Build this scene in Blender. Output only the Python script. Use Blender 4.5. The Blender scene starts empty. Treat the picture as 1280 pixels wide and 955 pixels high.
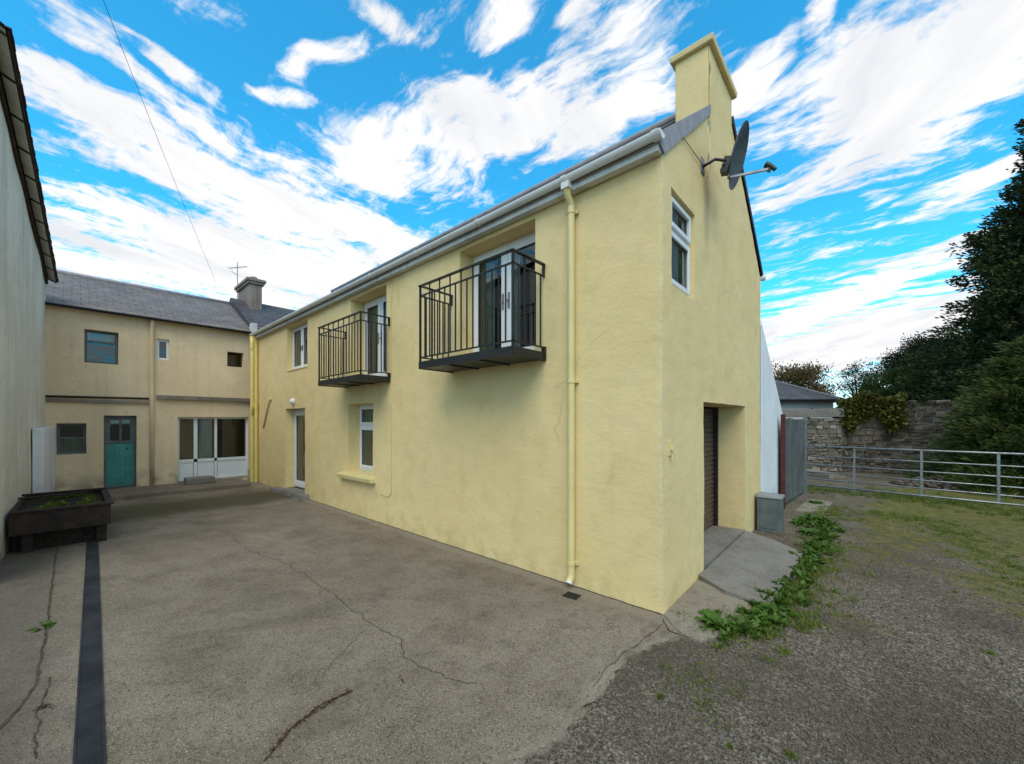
import bpy, math, random
import numpy as np
from mathutils import Vector, Matrix, noise as mnoise
R = math.radians
random.seed(7); rng = np.random.default_rng(7)
scene = bpy.context.scene
col = scene.collection

# ------------------------------------------------------------------ camera, sky, sun, exposure
CAM = Vector((1.345, -3.461, 1.70)); FX, HY, CX = 494.0, 528.0, 640.0
FW = Vector((-.670, .742, 0)).normalized(); RT = Vector((FW.y, -FW.x, 0))
cam_data = bpy.data.cameras.new('camera'); cam = bpy.data.objects.new('camera', cam_data); col.objects.link(cam)
cam_data.sensor_width = 36.0; cam_data.lens = FX/1280*36; cam_data.shift_y = (HY-477.5)/1280
cam_data.clip_start = .03; cam_data.clip_end = 3000
cam.location = CAM
cam.rotation_euler = (R(90), 0, math.atan2(-FW.x, FW.y))
scene.camera = cam

SUN_EL, SUN_AZ = 52.0, Vector((.62, -.78, 0)).normalized()      # direction towards the sun on the ground plane
sun_data = bpy.data.lights.new('sun', 'SUN'); sun = bpy.data.objects.new('sun', sun_data); col.objects.link(sun)
sun_data.energy = 1.75; sun_data.angle = R(42); sun_data.color = (1, .93, .80)
to_sun = Vector((SUN_AZ.x*math.cos(R(SUN_EL)), SUN_AZ.y*math.cos(R(SUN_EL)), math.sin(R(SUN_EL))))
sun.rotation_euler = to_sun.to_track_quat('Z', 'Y').to_euler()
sun.location = (0, 0, 30)

vs = scene.view_settings
vs.view_transform = 'Standard'; vs.look = 'None'; vs.gamma = 1.0; vs.exposure = .14; vs.use_curve_mapping = False
scene.cycles.max_bounces = 8; scene.cycles.transparent_max_bounces = 12

world = bpy.data.worlds.new('World'); scene.world = world; world.use_nodes = True
def build_sky():
    nt = world.node_tree; N = nt.nodes; L = nt.links; N.clear()
    out = N.new('ShaderNodeOutputWorld'); bg = N.new('ShaderNodeBackground'); bg.inputs[1].default_value = .1
    L.new(bg.outputs[0], out.inputs[0])
    sky = N.new('ShaderNodeTexSky'); sky.sky_type = 'NISHITA'; sky.sun_disc = False
    sky.sun_elevation = R(SUN_EL); sky.sun_rotation = math.atan2(SUN_AZ.x, SUN_AZ.y)
    sky.air_density = 1.0; sky.dust_density = .3; sky.ozone_density = 2.5
    def math_(op, a, b=None, clamp=False):
        n = N.new('ShaderNodeMath'); n.operation = op; n.use_clamp = clamp
        for i, v in enumerate((a, b)):
            if v is None: continue
            if isinstance(v, (int, float)): n.inputs[i].default_value = v
            else: L.new(v, n.inputs[i])
        return n.outputs[0]
    def mixc(fac, a, b, mode='MIX'):
        n = N.new('ShaderNodeMix'); n.data_type = 'RGBA'; n.blend_type = mode
        for sock, v in ((n.inputs[0], fac), (n.inputs[6], a), (n.inputs[7], b)):
            if isinstance(v, (int, float)): sock.default_value = v
            elif isinstance(v, tuple): sock.default_value = (*v, 1)
            else: L.new(v, sock)
        return n.outputs[2]
    tc = N.new('ShaderNodeTexCoord'); sep = N.new('ShaderNodeSeparateXYZ'); L.new(tc.outputs['Generated'], sep.inputs[0])
    z = math_('MAXIMUM', sep.outputs[2], .025)
    # cloud deck: a flat layer seen from below; a runs with the wind, b across it
    fa = math_('ADD', math_('MULTIPLY', sep.outputs[0], FW.x), math_('MULTIPLY', sep.outputs[1], FW.y))
    fb = math_('ADD', math_('MULTIPLY', sep.outputs[0], RT.x), math_('MULTIPLY', sep.outputs[1], RT.y))
    a = math_('DIVIDE', fa, z); b = math_('DIVIDE', fb, z)
    P = N.new('ShaderNodeCombineXYZ'); L.new(a, P.inputs[0]); L.new(b, P.inputs[1]); P = P.outputs[0]
    # gentle warp
    wn = N.new('ShaderNodeTexNoise'); wn.inputs['Scale'].default_value = 2.2; wn.inputs['Detail'].default_value = 3; L.new(P, wn.inputs['Vector'])
    wsub = N.new('ShaderNodeVectorMath'); wsub.operation = 'SUBTRACT'; L.new(wn.outputs['Color'], wsub.inputs[0]); wsub.inputs[1].default_value = (.5, .5, .5)
    wsc = N.new('ShaderNodeVectorMath'); wsc.operation = 'SCALE'; L.new(wsub.outputs[0], wsc.inputs[0]); wsc.inputs['Scale'].default_value = .28
    wad = N.new('ShaderNodeVectorMath'); wad.operation = 'ADD'; L.new(P, wad.inputs[0]); L.new(wsc.outputs[0], wad.inputs[1]); PW = wad.outputs[0]
    def blob(p0, p1, w, amp=1.0):
        cx, cy = (p0[0]+p1[0])/2, (p0[1]+p1[1])/2; dx, dy = p1[0]-p0[0], p1[1]-p0[1]
        ln = math.hypot(dx, dy)/2 + w*.6; ang = math.atan2(dy, dx)
        m = N.new('ShaderNodeMapping'); m.vector_type = 'TEXTURE'
        m.inputs['Location'].default_value = (cx, cy, 0); m.inputs['Rotation'].default_value = (0, 0, ang); m.inputs['Scale'].default_value = (ln, w, 1)
        L.new(PW, m.inputs['Vector'])
        v = N.new('ShaderNodeVectorMath'); v.operation = 'LENGTH'; L.new(m.outputs[0], v.inputs[0])
        r = N.new('ShaderNodeMapRange'); r.interpolation_type = 'SMOOTHSTEP'; r.inputs['From Min'].default_value = 1.7; r.inputs['From Max'].default_value = .1
        r.inputs['To Min'].default_value = 0; r.inputs['To Max'].default_value = amp; L.new(v.outputs['Value'], r.inputs['Value'])
        return r.outputs[0]
    cov = None
    for args in SKY_BLOBS:
        o = blob(*args); cov = o if cov is None else math_('MAXIMUM', cov, o)
    def streak(ang, sx, sy, seed, detail=6):
        m = N.new('ShaderNodeMapping'); m.vector_type = 'TEXTURE'; m.inputs['Rotation'].default_value = (0, 0, ang); m.inputs['Scale'].default_value = (sx, sy, 1)
        m.inputs['Location'].default_value = (seed, seed*.37, 0)
        L.new(PW, m.inputs['Vector'])
        n = N.new('ShaderNodeTexNoise'); n.inputs['Scale'].default_value = 1; n.inputs['Detail'].default_value = detail+3; n.inputs['Roughness'].default_value = .62
        L.new(m.outputs[0], n.inputs['Vector']); return n.outputs['Fac']
    nl = streak(math.atan2(.75, 1), .50, .19, 3.1); nr = streak(math.atan2(-1.1, 1), .36, .17, 8.4); nf = streak(math.atan2(-.9, 1), .10, .05, 2.7, 3); nq = streak(.2, .16, .12, 6.1, 4)
    mb = N.new('ShaderNodeMapRange'); mb.inputs['From Min'].default_value = -.75; mb.inputs['From Max'].default_value = -.35; L.new(b, mb.inputs['Value'])
    nm = N.new('ShaderNodeMix'); L.new(mb.outputs[0], nm.inputs[0]); L.new(nl, nm.inputs[2]); L.new(nr, nm.inputs[3]); nz = math_('ADD', nm.outputs[0], math_('ADD', math_('MULTIPLY', math_('SUBTRACT', nf, .5), .36), math_('MULTIPLY', math_('SUBTRACT', nq, .5), .26)))
    # the deck thickens towards the horizon
    hz = N.new('ShaderNodeMapRange'); hz.inputs['From Min'].default_value = 1.5; hz.inputs['From Max'].default_value = 4.2; hz.inputs['To Max'].default_value = .40; L.new(a, hz.inputs['Value'])
    beh = N.new('ShaderNodeMapRange'); beh.inputs['From Min'].default_value = .80; beh.inputs['From Max'].default_value = .15; beh.inputs['To Max'].default_value = .34; L.new(a, beh.inputs['Value'])   # unseen cloud added overhead and behind the viewer to neutralise blue fill
    dens = math_('ADD', math_('ADD', math_('ADD', math_('MULTIPLY', cov, .50), hz.outputs[0]), beh.outputs[0]), math_('MULTIPLY', math_('SUBTRACT', nz, .5), 1.7))
    cl = N.new('ShaderNodeMapRange'); cl.interpolation_type = 'SMOOTHSTEP'; cl.inputs['From Min'].default_value = .10; cl.inputs['From Max'].default_value = .48; L.new(dens, cl.inputs['Value'])
    # cloud brightness, with soft grey undersides
    g = streak(.3, 1.6, .5, 5.5, 4)
    gr = N.new('ShaderNodeMapRange'); gr.inputs['From Min'].default_value = .35; gr.inputs['From Max'].default_value = .62; gr.inputs['To Min'].default_value = 0; gr.inputs['To Max'].default_value = 1; L.new(g, gr.inputs['Value'])
    ccol = mixc(gr.outputs[0], SKY_CLOUD_LO, SKY_CLOUD_HI)
    blue = mixc(1.0, sky.outputs[0], SKY_TINT, 'MULTIPLY')
    c = mixc(cl.outputs[0], blue, ccol)
    # below the horizon: dull ground light
    below = N.new('ShaderNodeMapRange'); below.inputs['From Min'].default_value = -.01; below.inputs['From Max'].default_value = .0; L.new(sep.outputs[2], below.inputs['Value'])
    c = mixc(below.outputs[0], (1.2, 1.15, 1.0), c)
    L.new(c, bg.inputs[0])
def pl(px, py): return (FX/(HY-py), (px-CX)/(HY-py))
SKY_TINT = (.42, 2.55, 2.85)
SKY_CLOUD_LO, SKY_CLOUD_HI = (7.6, 7.8, 8.2), (10.2, 10.05, 9.85)
SKY_BLOBS = [(pl(30, 80), pl(200, 190), .18, 1.2), (pl(180, 190), pl(480, 300), .24, 1.4), (pl(110, 45), pl(290, 190), .075), (pl(190, 55), pl(270, 120), .05),
    (pl(400, 225), pl(560, 190), .22), (pl(540, 190), pl(720, 120), .22, 1.3), (pl(680, 120), pl(790, 25), .13), (pl(680, 170), pl(850, 90), .18), (pl(300, 230), pl(470, 300), .26),
    (pl(435, 5), pl(480, 25), .05), (pl(375, 100), pl(430, 50), .05), (pl(335, 120), pl(400, 135), .035), (pl(610, 40), pl(660, 5), .06), (pl(560, 130), pl(600, 110), .05), (pl(720, 20), pl(740, 0), .05),
    (pl(1010, 235), pl(1180, 120), .20), (pl(1080, 120), pl(1320, 20), .36, 1.5), (pl(1060, 220), pl(1200, 150), .22), (pl(1150, 260), pl(1290, 200), .16), (pl(990, 60), pl(1040, 5), .06), (pl(920, 120), pl(960, 60), .07),
    (pl(960, 420), pl(1260, 280), .22), (pl(955, 470), pl(1240, 370), .8), (pl(60, 265), pl(420, 330), .42), (pl(60, 320), pl(500, 350), .7)]
build_sky()

# ------------------------------------------------------------------ helpers
def tag(o, label=None, cat=None, group=None, kind=None):
    if label: o['label'] = label
    if cat: o['category'] = cat
    if group: o['group'] = group
    if kind: o['kind'] = kind
    return o
def empty(name, loc=(0, 0, 0), label=None, cat=None, group=None, rz=0):
    o = bpy.data.objects.new(name, None); col.objects.link(o); o.location = loc; o.rotation_euler = (0, 0, rz); o.empty_display_size = .1
    return tag(o, label, cat, group)
class MB:
    def __init__(s): s.v = []; s.f = []; s.uv = {}
    def quad(s, a, b, c, d, uv=None):
        i = len(s.v); s.v += [tuple(a), tuple(b), tuple(c), tuple(d)]; s.f.append((i, i+1, i+2, i+3))
        if uv: s.uv[len(s.f)-1] = uv
    def poly(s, pts):
        i = len(s.v); s.v += [tuple(p) for p in pts]; s.f.append(tuple(range(i, i+len(pts))))
    def box(s, x0, x1, y0, y1, z0, z1):
        i = len(s.v)
        s.v += [(x0,y0,z0),(x1,y0,z0),(x1,y1,z0),(x0,y1,z0),(x0,y0,z1),(x1,y0,z1),(x1,y1,z1),(x0,y1,z1)]
        s.f += [tuple(i+k for k in q) for q in ((0,3,2,1),(4,5,6,7),(0,1,5,4),(1,2,6,5),(2,3,7,6),(3,0,4,7))]
    def hexa(s, p):           # 8 points: bottom loop then top loop (counter-clockwise from above)
        i = len(s.v); s.v += [tuple(q) for q in p]
        s.f += [tuple(i+k for k in q) for q in ((0,3,2,1),(4,5,6,7),(0,1,5,4),(1,2,6,5),(2,3,7,6),(3,0,4,7))]
    def bar(s, a, b, w, h, up=(0,0,1)):   # rectangular bar from a to b
        a, b, up = Vector(a), Vector(b), Vector(up); d = (b-a).normalized()
        if abs(d.dot(up)) > .99: up = Vector((0,1,0))
        sd = d.cross(up).normalized()*(w/2); u = sd.cross(d).normalized()*(h/2)
        i = len(s.v)
        for q in (a, b): s.v += [tuple(q-sd-u), tuple(q+sd-u), tuple(q+sd+u), tuple(q-sd+u)]
        s.f += [tuple(i+k for k in q) for q in ((0,1,2,3),(7,6,5,4),(0,4,5,1),(1,5,6,2),(2,6,7,3),(3,7,4,0))]
    def tube(s, pts, r, n=12, cap=True):
        pts = [Vector(p) for p in pts]; rs = r if isinstance(r, (list, tuple)) else [r]*len(pts)
        i0 = len(s.v); prev = None
        for k, p in enumerate(pts):
            d = (pts[min(k+1, len(pts)-1)] - pts[max(k-1, 0)]).normalized()
            if prev is None:
                prev = d.cross(Vector((0,0,1)))
                if prev.length < .05: prev = d.cross(Vector((0,1,0)))
            u = (prev - d*prev.dot(d)).normalized(); w = d.cross(u); prev = u
            for j in range(n):
                t = 2*math.pi*j/n; s.v.append(tuple(p + (u*math.cos(t)+w*math.sin(t))*rs[k]))
        for k in range(len(pts)-1):
            for j in range(n):
                a = i0+k*n+j; b = i0+k*n+(j+1)%n; s.f.append((a, b, b+n, a+n))
        if cap:
            s.f.append(tuple(i0+j for j in reversed(range(n)))); e = i0+(len(pts)-1)*n; s.f.append(tuple(e+j for j in range(n)))
    def build(s, name, m, parent=None, smooth=False, bevel=0, angle=None):
        me = bpy.data.meshes.new(name); me.from_pydata(s.v, [], s.f); 
        if s.uv:
            ul = me.uv_layers.new(name='UVMap')
            for fi, uv in s.uv.items():
                p = me.polygons[fi]
                for k, li in enumerate(p.loop_indices): ul.data[li].uv = uv[k]
        me.materials.append(m)
        if smooth:
            me.polygons.foreach_set('use_smooth', [True]*len(me.polygons))
        me.update()
        if angle and smooth:
            try: me.set_sharp_from_angle(angle=R(angle))
            except Exception: pass
        o = bpy.data.objects.new(name, me); col.objects.link(o)
        if parent: o.parent = parent
        if bevel:
            b = o.modifiers.new('bevel', 'BEVEL'); b.width = bevel; b.segments = 2; b.limit_method = 'ANGLE'
        return o
def np_mesh(name, verts, faces, m, parent=None):   # verts Nx3, faces Mx4 or Mx3
    me = bpy.data.meshes.new(name); k = faces.shape[1]
    me.vertices.add(len(verts)); me.vertices.foreach_set('co', verts.astype(np.float32).ravel())
    me.loops.add(faces.size); me.loops.foreach_set('vertex_index', faces.astype(np.int32).ravel())
    me.polygons.add(len(faces)); me.polygons.foreach_set('loop_start', np.arange(0, faces.size, k, dtype=np.int32))
    me.polygons.foreach_set('loop_total', np.full(len(faces), k, dtype=np.int32))
    me.materials.append(m); me.update(calc_edges=True); me.validate()
    o = bpy.data.objects.new(name, me); col.objects.link(o)
    if parent: o.parent = parent
    return o
def dup(o, parent=None):
    c = o.copy(); col.objects.link(c)
    if parent: c.parent = parent
    for ch in list(o.children): dup(ch, c)
    return c
def wpt(px, d, z):        # a spot in the yard measured in sight-line and distance (used while surveying the photograph)
    p = CAM + d*(FW + (px-CX)/FX*RT); return Vector((p.x, p.y, z))
def gpt(px, py, z=0.0): return wpt(px, FX*(CAM.z-z)/(py-HY), z)

# ------------------------------------------------------------------ materials
class Mat:
    def __init__(s, name, rough=.8, spec=.3, metal=0.0):
        s.m = bpy.data.materials.new(name); s.m.use_nodes = True; nt = s.m.node_tree; s.N = nt.nodes; s.L = nt.links
        s.b = s.N['Principled BSDF']; s.b.inputs['Roughness'].default_value = rough; s.b.inputs['Metallic'].default_value = metal
        s.b.inputs['Specular IOR Level'].default_value = spec
        s.tc = s.N.new('ShaderNodeTexCoord'); s.h = None
    def put(s, sock, v):
        if isinstance(v, (int, float)): sock.default_value = v
        elif isinstance(v, tuple): sock.default_value = (*v, 1) if len(v) == 3 and sock.type == 'RGBA' else v
        else: s.L.new(v, sock)
    def vec(s, sc=(1,1,1), loc=(0,0,0), rot=(0,0,0), coord='Object'):
        m = s.N.new('ShaderNodeMapping'); m.inputs['Scale'].default_value = sc; m.inputs['Location'].default_value = loc; m.inputs['Rotation'].default_value = rot
        s.L.new(s.tc.outputs[coord], m.inputs[0]); return m.outputs[0]
    def noise(s, scale, detail=4, rough=.55, vec=None, dist=0):
        n = s.N.new('ShaderNodeTexNoise'); n.inputs['Scale'].default_value = scale; n.inputs['Detail'].default_value = detail; n.inputs['Roughness'].default_value = rough; n.inputs['Distortion'].default_value = dist
        s.L.new(vec if vec is not None else s.tc.outputs['Object'], n.inputs['Vector']); return n.outputs['Fac']
    def voro(s, scale, vec=None, feat='F1', out='Distance', rnd=1):
        n = s.N.new('ShaderNodeTexVoronoi'); n.feature = feat; n.inputs['Scale'].default_value = scale; n.inputs['Randomness'].default_value = rnd
        s.L.new(vec if vec is not None else s.tc.outputs['Object'], n.inputs['Vector']); return n.outputs[out]
    def ramp(s, f, a, b, lo=0., hi=1., smooth=True):
        n = s.N.new('ShaderNodeMapRange'); n.inputs['From Min'].default_value = a; n.inputs['From Max'].default_value = b; n.inputs['To Min'].default_value = lo; n.inputs['To Max'].default_value = hi
        if smooth: n.interpolation_type = 'SMOOTHSTEP'
        s.L.new(f, n.inputs['Value']); return n.outputs[0]
    def mix(s, f, a, b, mode='MIX'):
        n = s.N.new('ShaderNodeMix'); n.data_type = 'RGBA'; n.blend_type = mode
        s.put(n.inputs[0], f); s.put(n.inputs[6], a); s.put(n.inputs[7], b); return n.outputs[2]
    def op(s, o, a, b=0.0, clamp=False):
        n = s.N.new('ShaderNodeMath'); n.operation = o; n.use_clamp = clamp; s.put(n.inputs[0], a); s.put(n.inputs[1], b); return n.outputs[0]
    def axis(s, i, coord='Object'):
        n = s.N.new('ShaderNodeSeparateXYZ'); s.L.new(s.tc.outputs[coord], n.inputs[0]); return n.outputs[i]
    def isl(s):
        return s.N.new('ShaderNodeNewGeometry').outputs['Random Per Island']
    def color(s, c): s.put(s.b.inputs['Base Color'], c); return s
    def rough(s, r): s.put(s.b.inputs['Roughness'], r); return s
    def bump(s, h, strength=.3, dist=.01):
        n = s.N.new('ShaderNodeBump'); n.inputs['Strength'].default_value = strength; n.inputs['Distance'].default_value = dist; s.L.new(h, n.inputs['Height'])
        if s.h is not None: s.L.new(s.h, n.inputs['Normal'])
        s.h = n.outputs[0]; s.L.new(s.h, s.b.inputs['Normal']); return s

def simple(name, c1, c2, scale=6, rough=.7, bump=.15, bscale=60, spec=.3, metal=0, bd=.004):
    k = Mat(name, rough, spec, metal); k.color(k.mix(k.ramp(k.noise(scale, 5), .35, .65), c1, c2)); 
    if bump: k.bump(k.noise(bscale, 4), bump, bd)
    return k.m

def m_wall():
    k = Mat('yellow_masonry_paint', .78, .25)
    big = k.noise(.55, 4); mid = k.noise(3.2, 6, .6); fine = k.noise(42, 5, .6)
    c = k.mix(k.ramp(big, .32, .68), (.765, .575, .275), (.80, .62, .32))
    c = k.mix(k.ramp(mid, .45, .75, 0, .5), c, (.60, .48, .21))
    # patch repairs and hairline cracks in the render
    pv = k.voro(.62, k.vec((1, 1, 1.3), loc=(3.1, 0, .4)), out='Color'); ps = k.N.new('ShaderNodeSeparateColor'); k.L.new(pv, ps.inputs[0]); c = k.mix(k.ramp(ps.outputs[0], .72, .78, 0, .16), c, (.80, .66, .36))
    hc = k.N.new('ShaderNodeTexVoronoi'); hc.feature = 'DISTANCE_TO_EDGE'; hc.inputs['Scale'].default_value = .55; wv = k.N.new('ShaderNodeVectorMath'); wv.operation = 'ADD'; k.L.new(k.tc.outputs['Object'], wv.inputs[0]); wn = k.N.new('ShaderNodeTexNoise'); wn.inputs['Scale'].default_value = 2.5; wn.inputs['Detail'].default_value = 6; k.L.new(wn.outputs['Color'], wv.inputs[1]); k.L.new(wv.outputs[0], hc.inputs['Vector'])
    hair = k.op('MULTIPLY', k.ramp(hc.outputs['Distance'], .0, .006, 1, 0), k.ramp(k.noise(.8, 3), .50, .60), True); c = k.mix(k.op('MULTIPLY', hair, .25), c, (.36, .28, .14))
    # trowel drags / faint vertical washing
    v = k.noise(1, 5, .6, k.vec((5.5, 5.5, .5))); c = k.mix(k.ramp(v, .52, .8, 0, .2), c, (.54, .43, .22))
    # splash line at the foot, dirty and a little green
    z = k.axis(2); foot = k.op('MULTIPLY', k.ramp(z, .0, .45, 1, 0), k.ramp(k.noise(5, 6, .65), .42, .66), True)
    c = k.mix(k.op('MULTIPLY', foot, .38), c, (.40, .33, .13))
    # chipped spots showing plaster, densest low down
    ch = k.op('MULTIPLY', k.ramp(k.noise(13, 6, .7), .69, .72), k.ramp(z, .15, .55, 1, 0.0), True)
    c = k.mix(ch, c, (.74, .66, .42))
    xx_, yy_ = k.op('ABSOLUTE', k.axis(0)), k.op('ABSOLUTE', k.axis(1)); cor = k.op('MULTIPLY', k.ramp(xx_, .0, .07, 1, 0), k.ramp(yy_, .0, .07, 1, 0), True)
    cc = k.op('MULTIPLY', cor, k.ramp(k.noise(34, 5, .7), .50, .58), True); c = k.mix(k.op('MULTIPLY', cc, .8), c, (.74, .67, .45))
    # fine pores
    c = k.mix(k.ramp(k.voro(60), .0, .16, .35, 0), c, (.42, .34, .15))
    # dirty streak below the dish bracket
    y = k.axis(1); x = k.axis(0)
    st = k.op('MULTIPLY', k.ramp(k.op('ABSOLUTE', k.op('SUBTRACT', k.op('ADD', y, k.op('MULTIPLY', k.noise(4), .16)), 1.36)), .02, .17, 1, 0), k.op('MULTIPLY', k.ramp(z, 3.2, 4.3, 0, 1), k.ramp(z, 4.3, 4.62, 1, 0)), True)
    st = k.op('MULTIPLY', st, k.ramp(x, -.12, -.05, 0, 1))
    c = k.mix(k.op('MULTIPLY', st, .55), c, (.20, .18, .12))
    k.color(c); k.rough(k.ramp(mid, .3, .7, .62, .85))
    k.bump(k.noise(2.6, 3, .5, k.vec((1, 1, 1.3))), .4, .03)
    k.bump(k.noise(13, 6, .62, k.vec((1, 1, 1.5))), .20, .012); k.bump(k.noise(5, 5, .6, k.vec((1, 1, 3))), .2, .012)
    k.bump(fine, .4, .005)
    k.bump(ch, .5, .006)
    return k.m

def concrete_color(k, a, b, dark, ag=1.0):
    big = k.noise(.45, 5, .6); mid = k.noise(2.3, 6, .65); fine = k.noise(85, 3, .6)
    c = k.mix(k.ramp(big, .3, .7), a, b)
    c = k.mix(k.ramp(mid, .40, .72, 0, .75), c, dark)
    c = k.mix(k.ramp(k.noise(9, 6, .7), .5, .75, 0, .45), c, tuple(x*.62 for x in dark))
    c = k.mix(k.ramp(fine, .54, .70, 0, .75*ag), c, tuple(min(1, x*1.9) for x in b))
    c = k.mix(k.ramp(k.noise(38, 4, .7), .52, .70, 0, .6*ag), c, tuple(x*.5 for x in dark))
    c = k.mix(k.ramp(k.noise(120, 2, .5), .56, .66, 0, .8*ag), c, tuple(x*.30 for x in dark))
    c = k.mix(k.ramp(k.noise(1.1, 7, .7, dist=.6), .54, .64, 0, .35*ag), c, tuple(x*.7 for x in dark))
    return c
def m_yard():
    k = Mat('yard_concrete', .9, .2)
    c = concrete_color(k, (.19, .154, .114), (.25, .209, .160), (.130, .105, .077))
    # drag marks
    st = k.noise(1, 5, .6, k.vec((1.2, 7, 1), rot=(0, 0, .45))); c = k.mix(k.ramp(st, .55, .75, 0, .35), c, (.24, .21, .175))
    # cleaner cement strip along the foot of the wall
    y = k.axis(1); yy = k.op('ADD', y, k.op('MULTIPLY', k.op('SUBTRACT', k.noise(4, 5), .5), .16)); c = k.mix(k.ramp(yy, -.20, -.12, 0, .55), c, (.26, .225, .17))
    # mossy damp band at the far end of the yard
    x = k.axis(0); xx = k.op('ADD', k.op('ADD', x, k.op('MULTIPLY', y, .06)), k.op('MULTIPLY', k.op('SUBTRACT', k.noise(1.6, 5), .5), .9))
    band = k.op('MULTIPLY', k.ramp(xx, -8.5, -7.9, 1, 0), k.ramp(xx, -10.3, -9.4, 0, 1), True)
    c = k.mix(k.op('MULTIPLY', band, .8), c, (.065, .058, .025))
    # darker band on the left
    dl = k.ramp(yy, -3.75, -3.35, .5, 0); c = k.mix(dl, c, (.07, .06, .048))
    k.color(c)
    k.bump(k.noise(1.4, 4), .35, .05); k.bump(k.noise(22, 5, .7), .6, .012); k.bump(k.noise(95, 3, .6), .65, .005)
    return k.m
def m_ground():
    k = Mat('gravel_ground', .95, .15)
    x, y = k.axis(0), k.axis(1)
    v = k.voro(75, out='Color'); sp = k.N.new('ShaderNodeSeparateColor'); k.L.new(v, sp.inputs[0])
    st = k.mix(sp.outputs[0], (.062, .049, .036), (.215, .178, .135))
    st = k.mix(k.ramp(sp.outputs[1], .80, .95), st, (.30, .265, .22))
    big = k.noise(.9, 5, .6); st = k.mix(k.ramp(big, .38, .66, 0, .7), st, (.088, .069, .050))
    st = k.mix(k.ramp(k.noise(6, 6, .7), .5, .72, 0, .45), st, (.10, .078, .055))
    # grass and moss: grows in the middle and far part of the lane, thin near the yard
    gn = k.noise(1.5, 7, .72); gf = k.noise(16, 5, .7)
    far = k.ramp(k.op('ADD', y, k.op('MULTIPLY', x, .25)), 1.5, 7.5, -.15, .10)
    ang = k.op('SUBTRACT', k.op('SUBTRACT', x, 2.55), k.op('MULTIPLY', k.op('SUBTRACT', y, 4.), .12))
    mid = k.ramp(k.op('ABSOLUTE', ang), .15, .95, .22, -.05)
    edge = k.ramp(k.op('ABSOLUTE', k.op('SUBTRACT', k.op('SUBTRACT', x, .85), k.op('MULTIPLY', y, .14))), .1, .8, .22, 0)
    edge = k.op('MULTIPLY', edge, k.ramp(y, .0, 1., 0, 1))
    m = k.op('ADD', k.op('ADD', k.op('ADD', gn, far), k.op('MULTIPLY', mid, k.ramp(y, .5, 2.5, 0, 1))), edge)
    m = k.op('ADD', m, k.op('MULTIPLY', k.op('SUBTRACT', gf, .5), .7))
    gm = k.ramp(m, .53, .74)
    gc = k.mix(k.ramp(k.noise(7, 5), .35, .65), (.095, .105, .016), (.20, .165, .036))
    gc = k.mix(k.ramp(k.noise(60, 3), .4, .7, 0, .6), gc, (.040, .052, .010))
    c = k.mix(k.op('MULTIPLY', gm, .85), st, gc)
    k.color(c)
    k.bump(k.noise(2.0, 4), .4, .06); k.bump(k.voro(75), .8, .010); k.bump(k.noise(30, 4, .7), .6, .012)
    return k.m
def m_slab(name, a, b, dark):
    k = Mat(name, .9, .2); k.color(concrete_color(k, a, b, dark, .6)); k.bump(k.noise(3, 4), .3, .03); k.bump(k.noise(50, 5, .7), .4, .005); return k.m
def m_slate(name, a, b, row=.2, wid=.28):
    k = Mat(name, .6, .35); n = k.N.new('ShaderNodeTexBrick'); k.L.new(k.tc.outputs['UV'], n.inputs['Vector'])
    n.inputs['Color1'].default_value = (*a, 1); n.inputs['Color2'].default_value = (*b, 1); n.inputs['Mortar'].default_value = (*(x*.3 for x in a), 1)
    n.inputs['Scale'].default_value = 1; n.inputs['Brick Width'].default_value = wid; n.inputs['Row Height'].default_value = row; n.inputs['Mortar Size'].default_value = .008
    c = k.mix(k.ramp(k.noise(2.5, 6, .7), .45, .72, 0, .5), n.outputs['Color'], tuple(x*1.7 for x in b))
    k.color(c); k.bump(n.outputs['Fac'], -.6, .012); k.bump(k.noise(30, 4), .3, .006); return k.m
def m_render_dirty(name, a, b, streak, sa=.6):
    k = Mat(name, .9, .15); c = k.mix(k.ramp(k.noise(1.1, 6, .62), .35, .65), a, b)
    v = k.noise(1, 6, .62, k.vec((7, 7, .35))); c = k.mix(k.ramp(v, .46, .72, 0, sa), c, streak)
    c = k.mix(k.ramp(k.noise(9, 6, .7), .55, .75, 0, .4), c, tuple(x*.6 for x in streak))
    z = k.axis(2); c = k.mix(k.op('MULTIPLY', k.ramp(z, 0, .7, .8, 0), k.ramp(k.noise(3, 5), .35, .6)), c, tuple(x*.45 for x in streak))
    k.color(c); k.bump(k.noise(2.2, 4), .4, .04); k.bump(k.noise(26, 5, .7), .5, .008); return k.m
def m_leaf(name, cs, rough=.55, trans=.25):
    k = Mat(name, rough, .3); i = k.isl(); n = k.noise(.9, 4)
    c = k.mix(k.ramp(i, 0, 1, 0, 1, False), cs[0], cs[1]); c = k.mix(k.ramp(n, .42, .66), c, cs[2]); 
    if len(cs) > 3: c = k.mix(k.ramp(i, .86, .95), c, cs[3])
    k.color(c)
    if trans:
        t = k.N.new('ShaderNodeBsdfTranslucent'); k.put(t.inputs[0], c); ms = k.N.new('ShaderNodeMixShader'); ms.inputs[0].default_value = trans
        k.L.new(k.b.outputs[0], ms.inputs[1]); k.L.new(t.outputs[0], ms.inputs[2]); k.L.new(ms.outputs[0], k.N['Material Output'].inputs[0])
    return k.m
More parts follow.
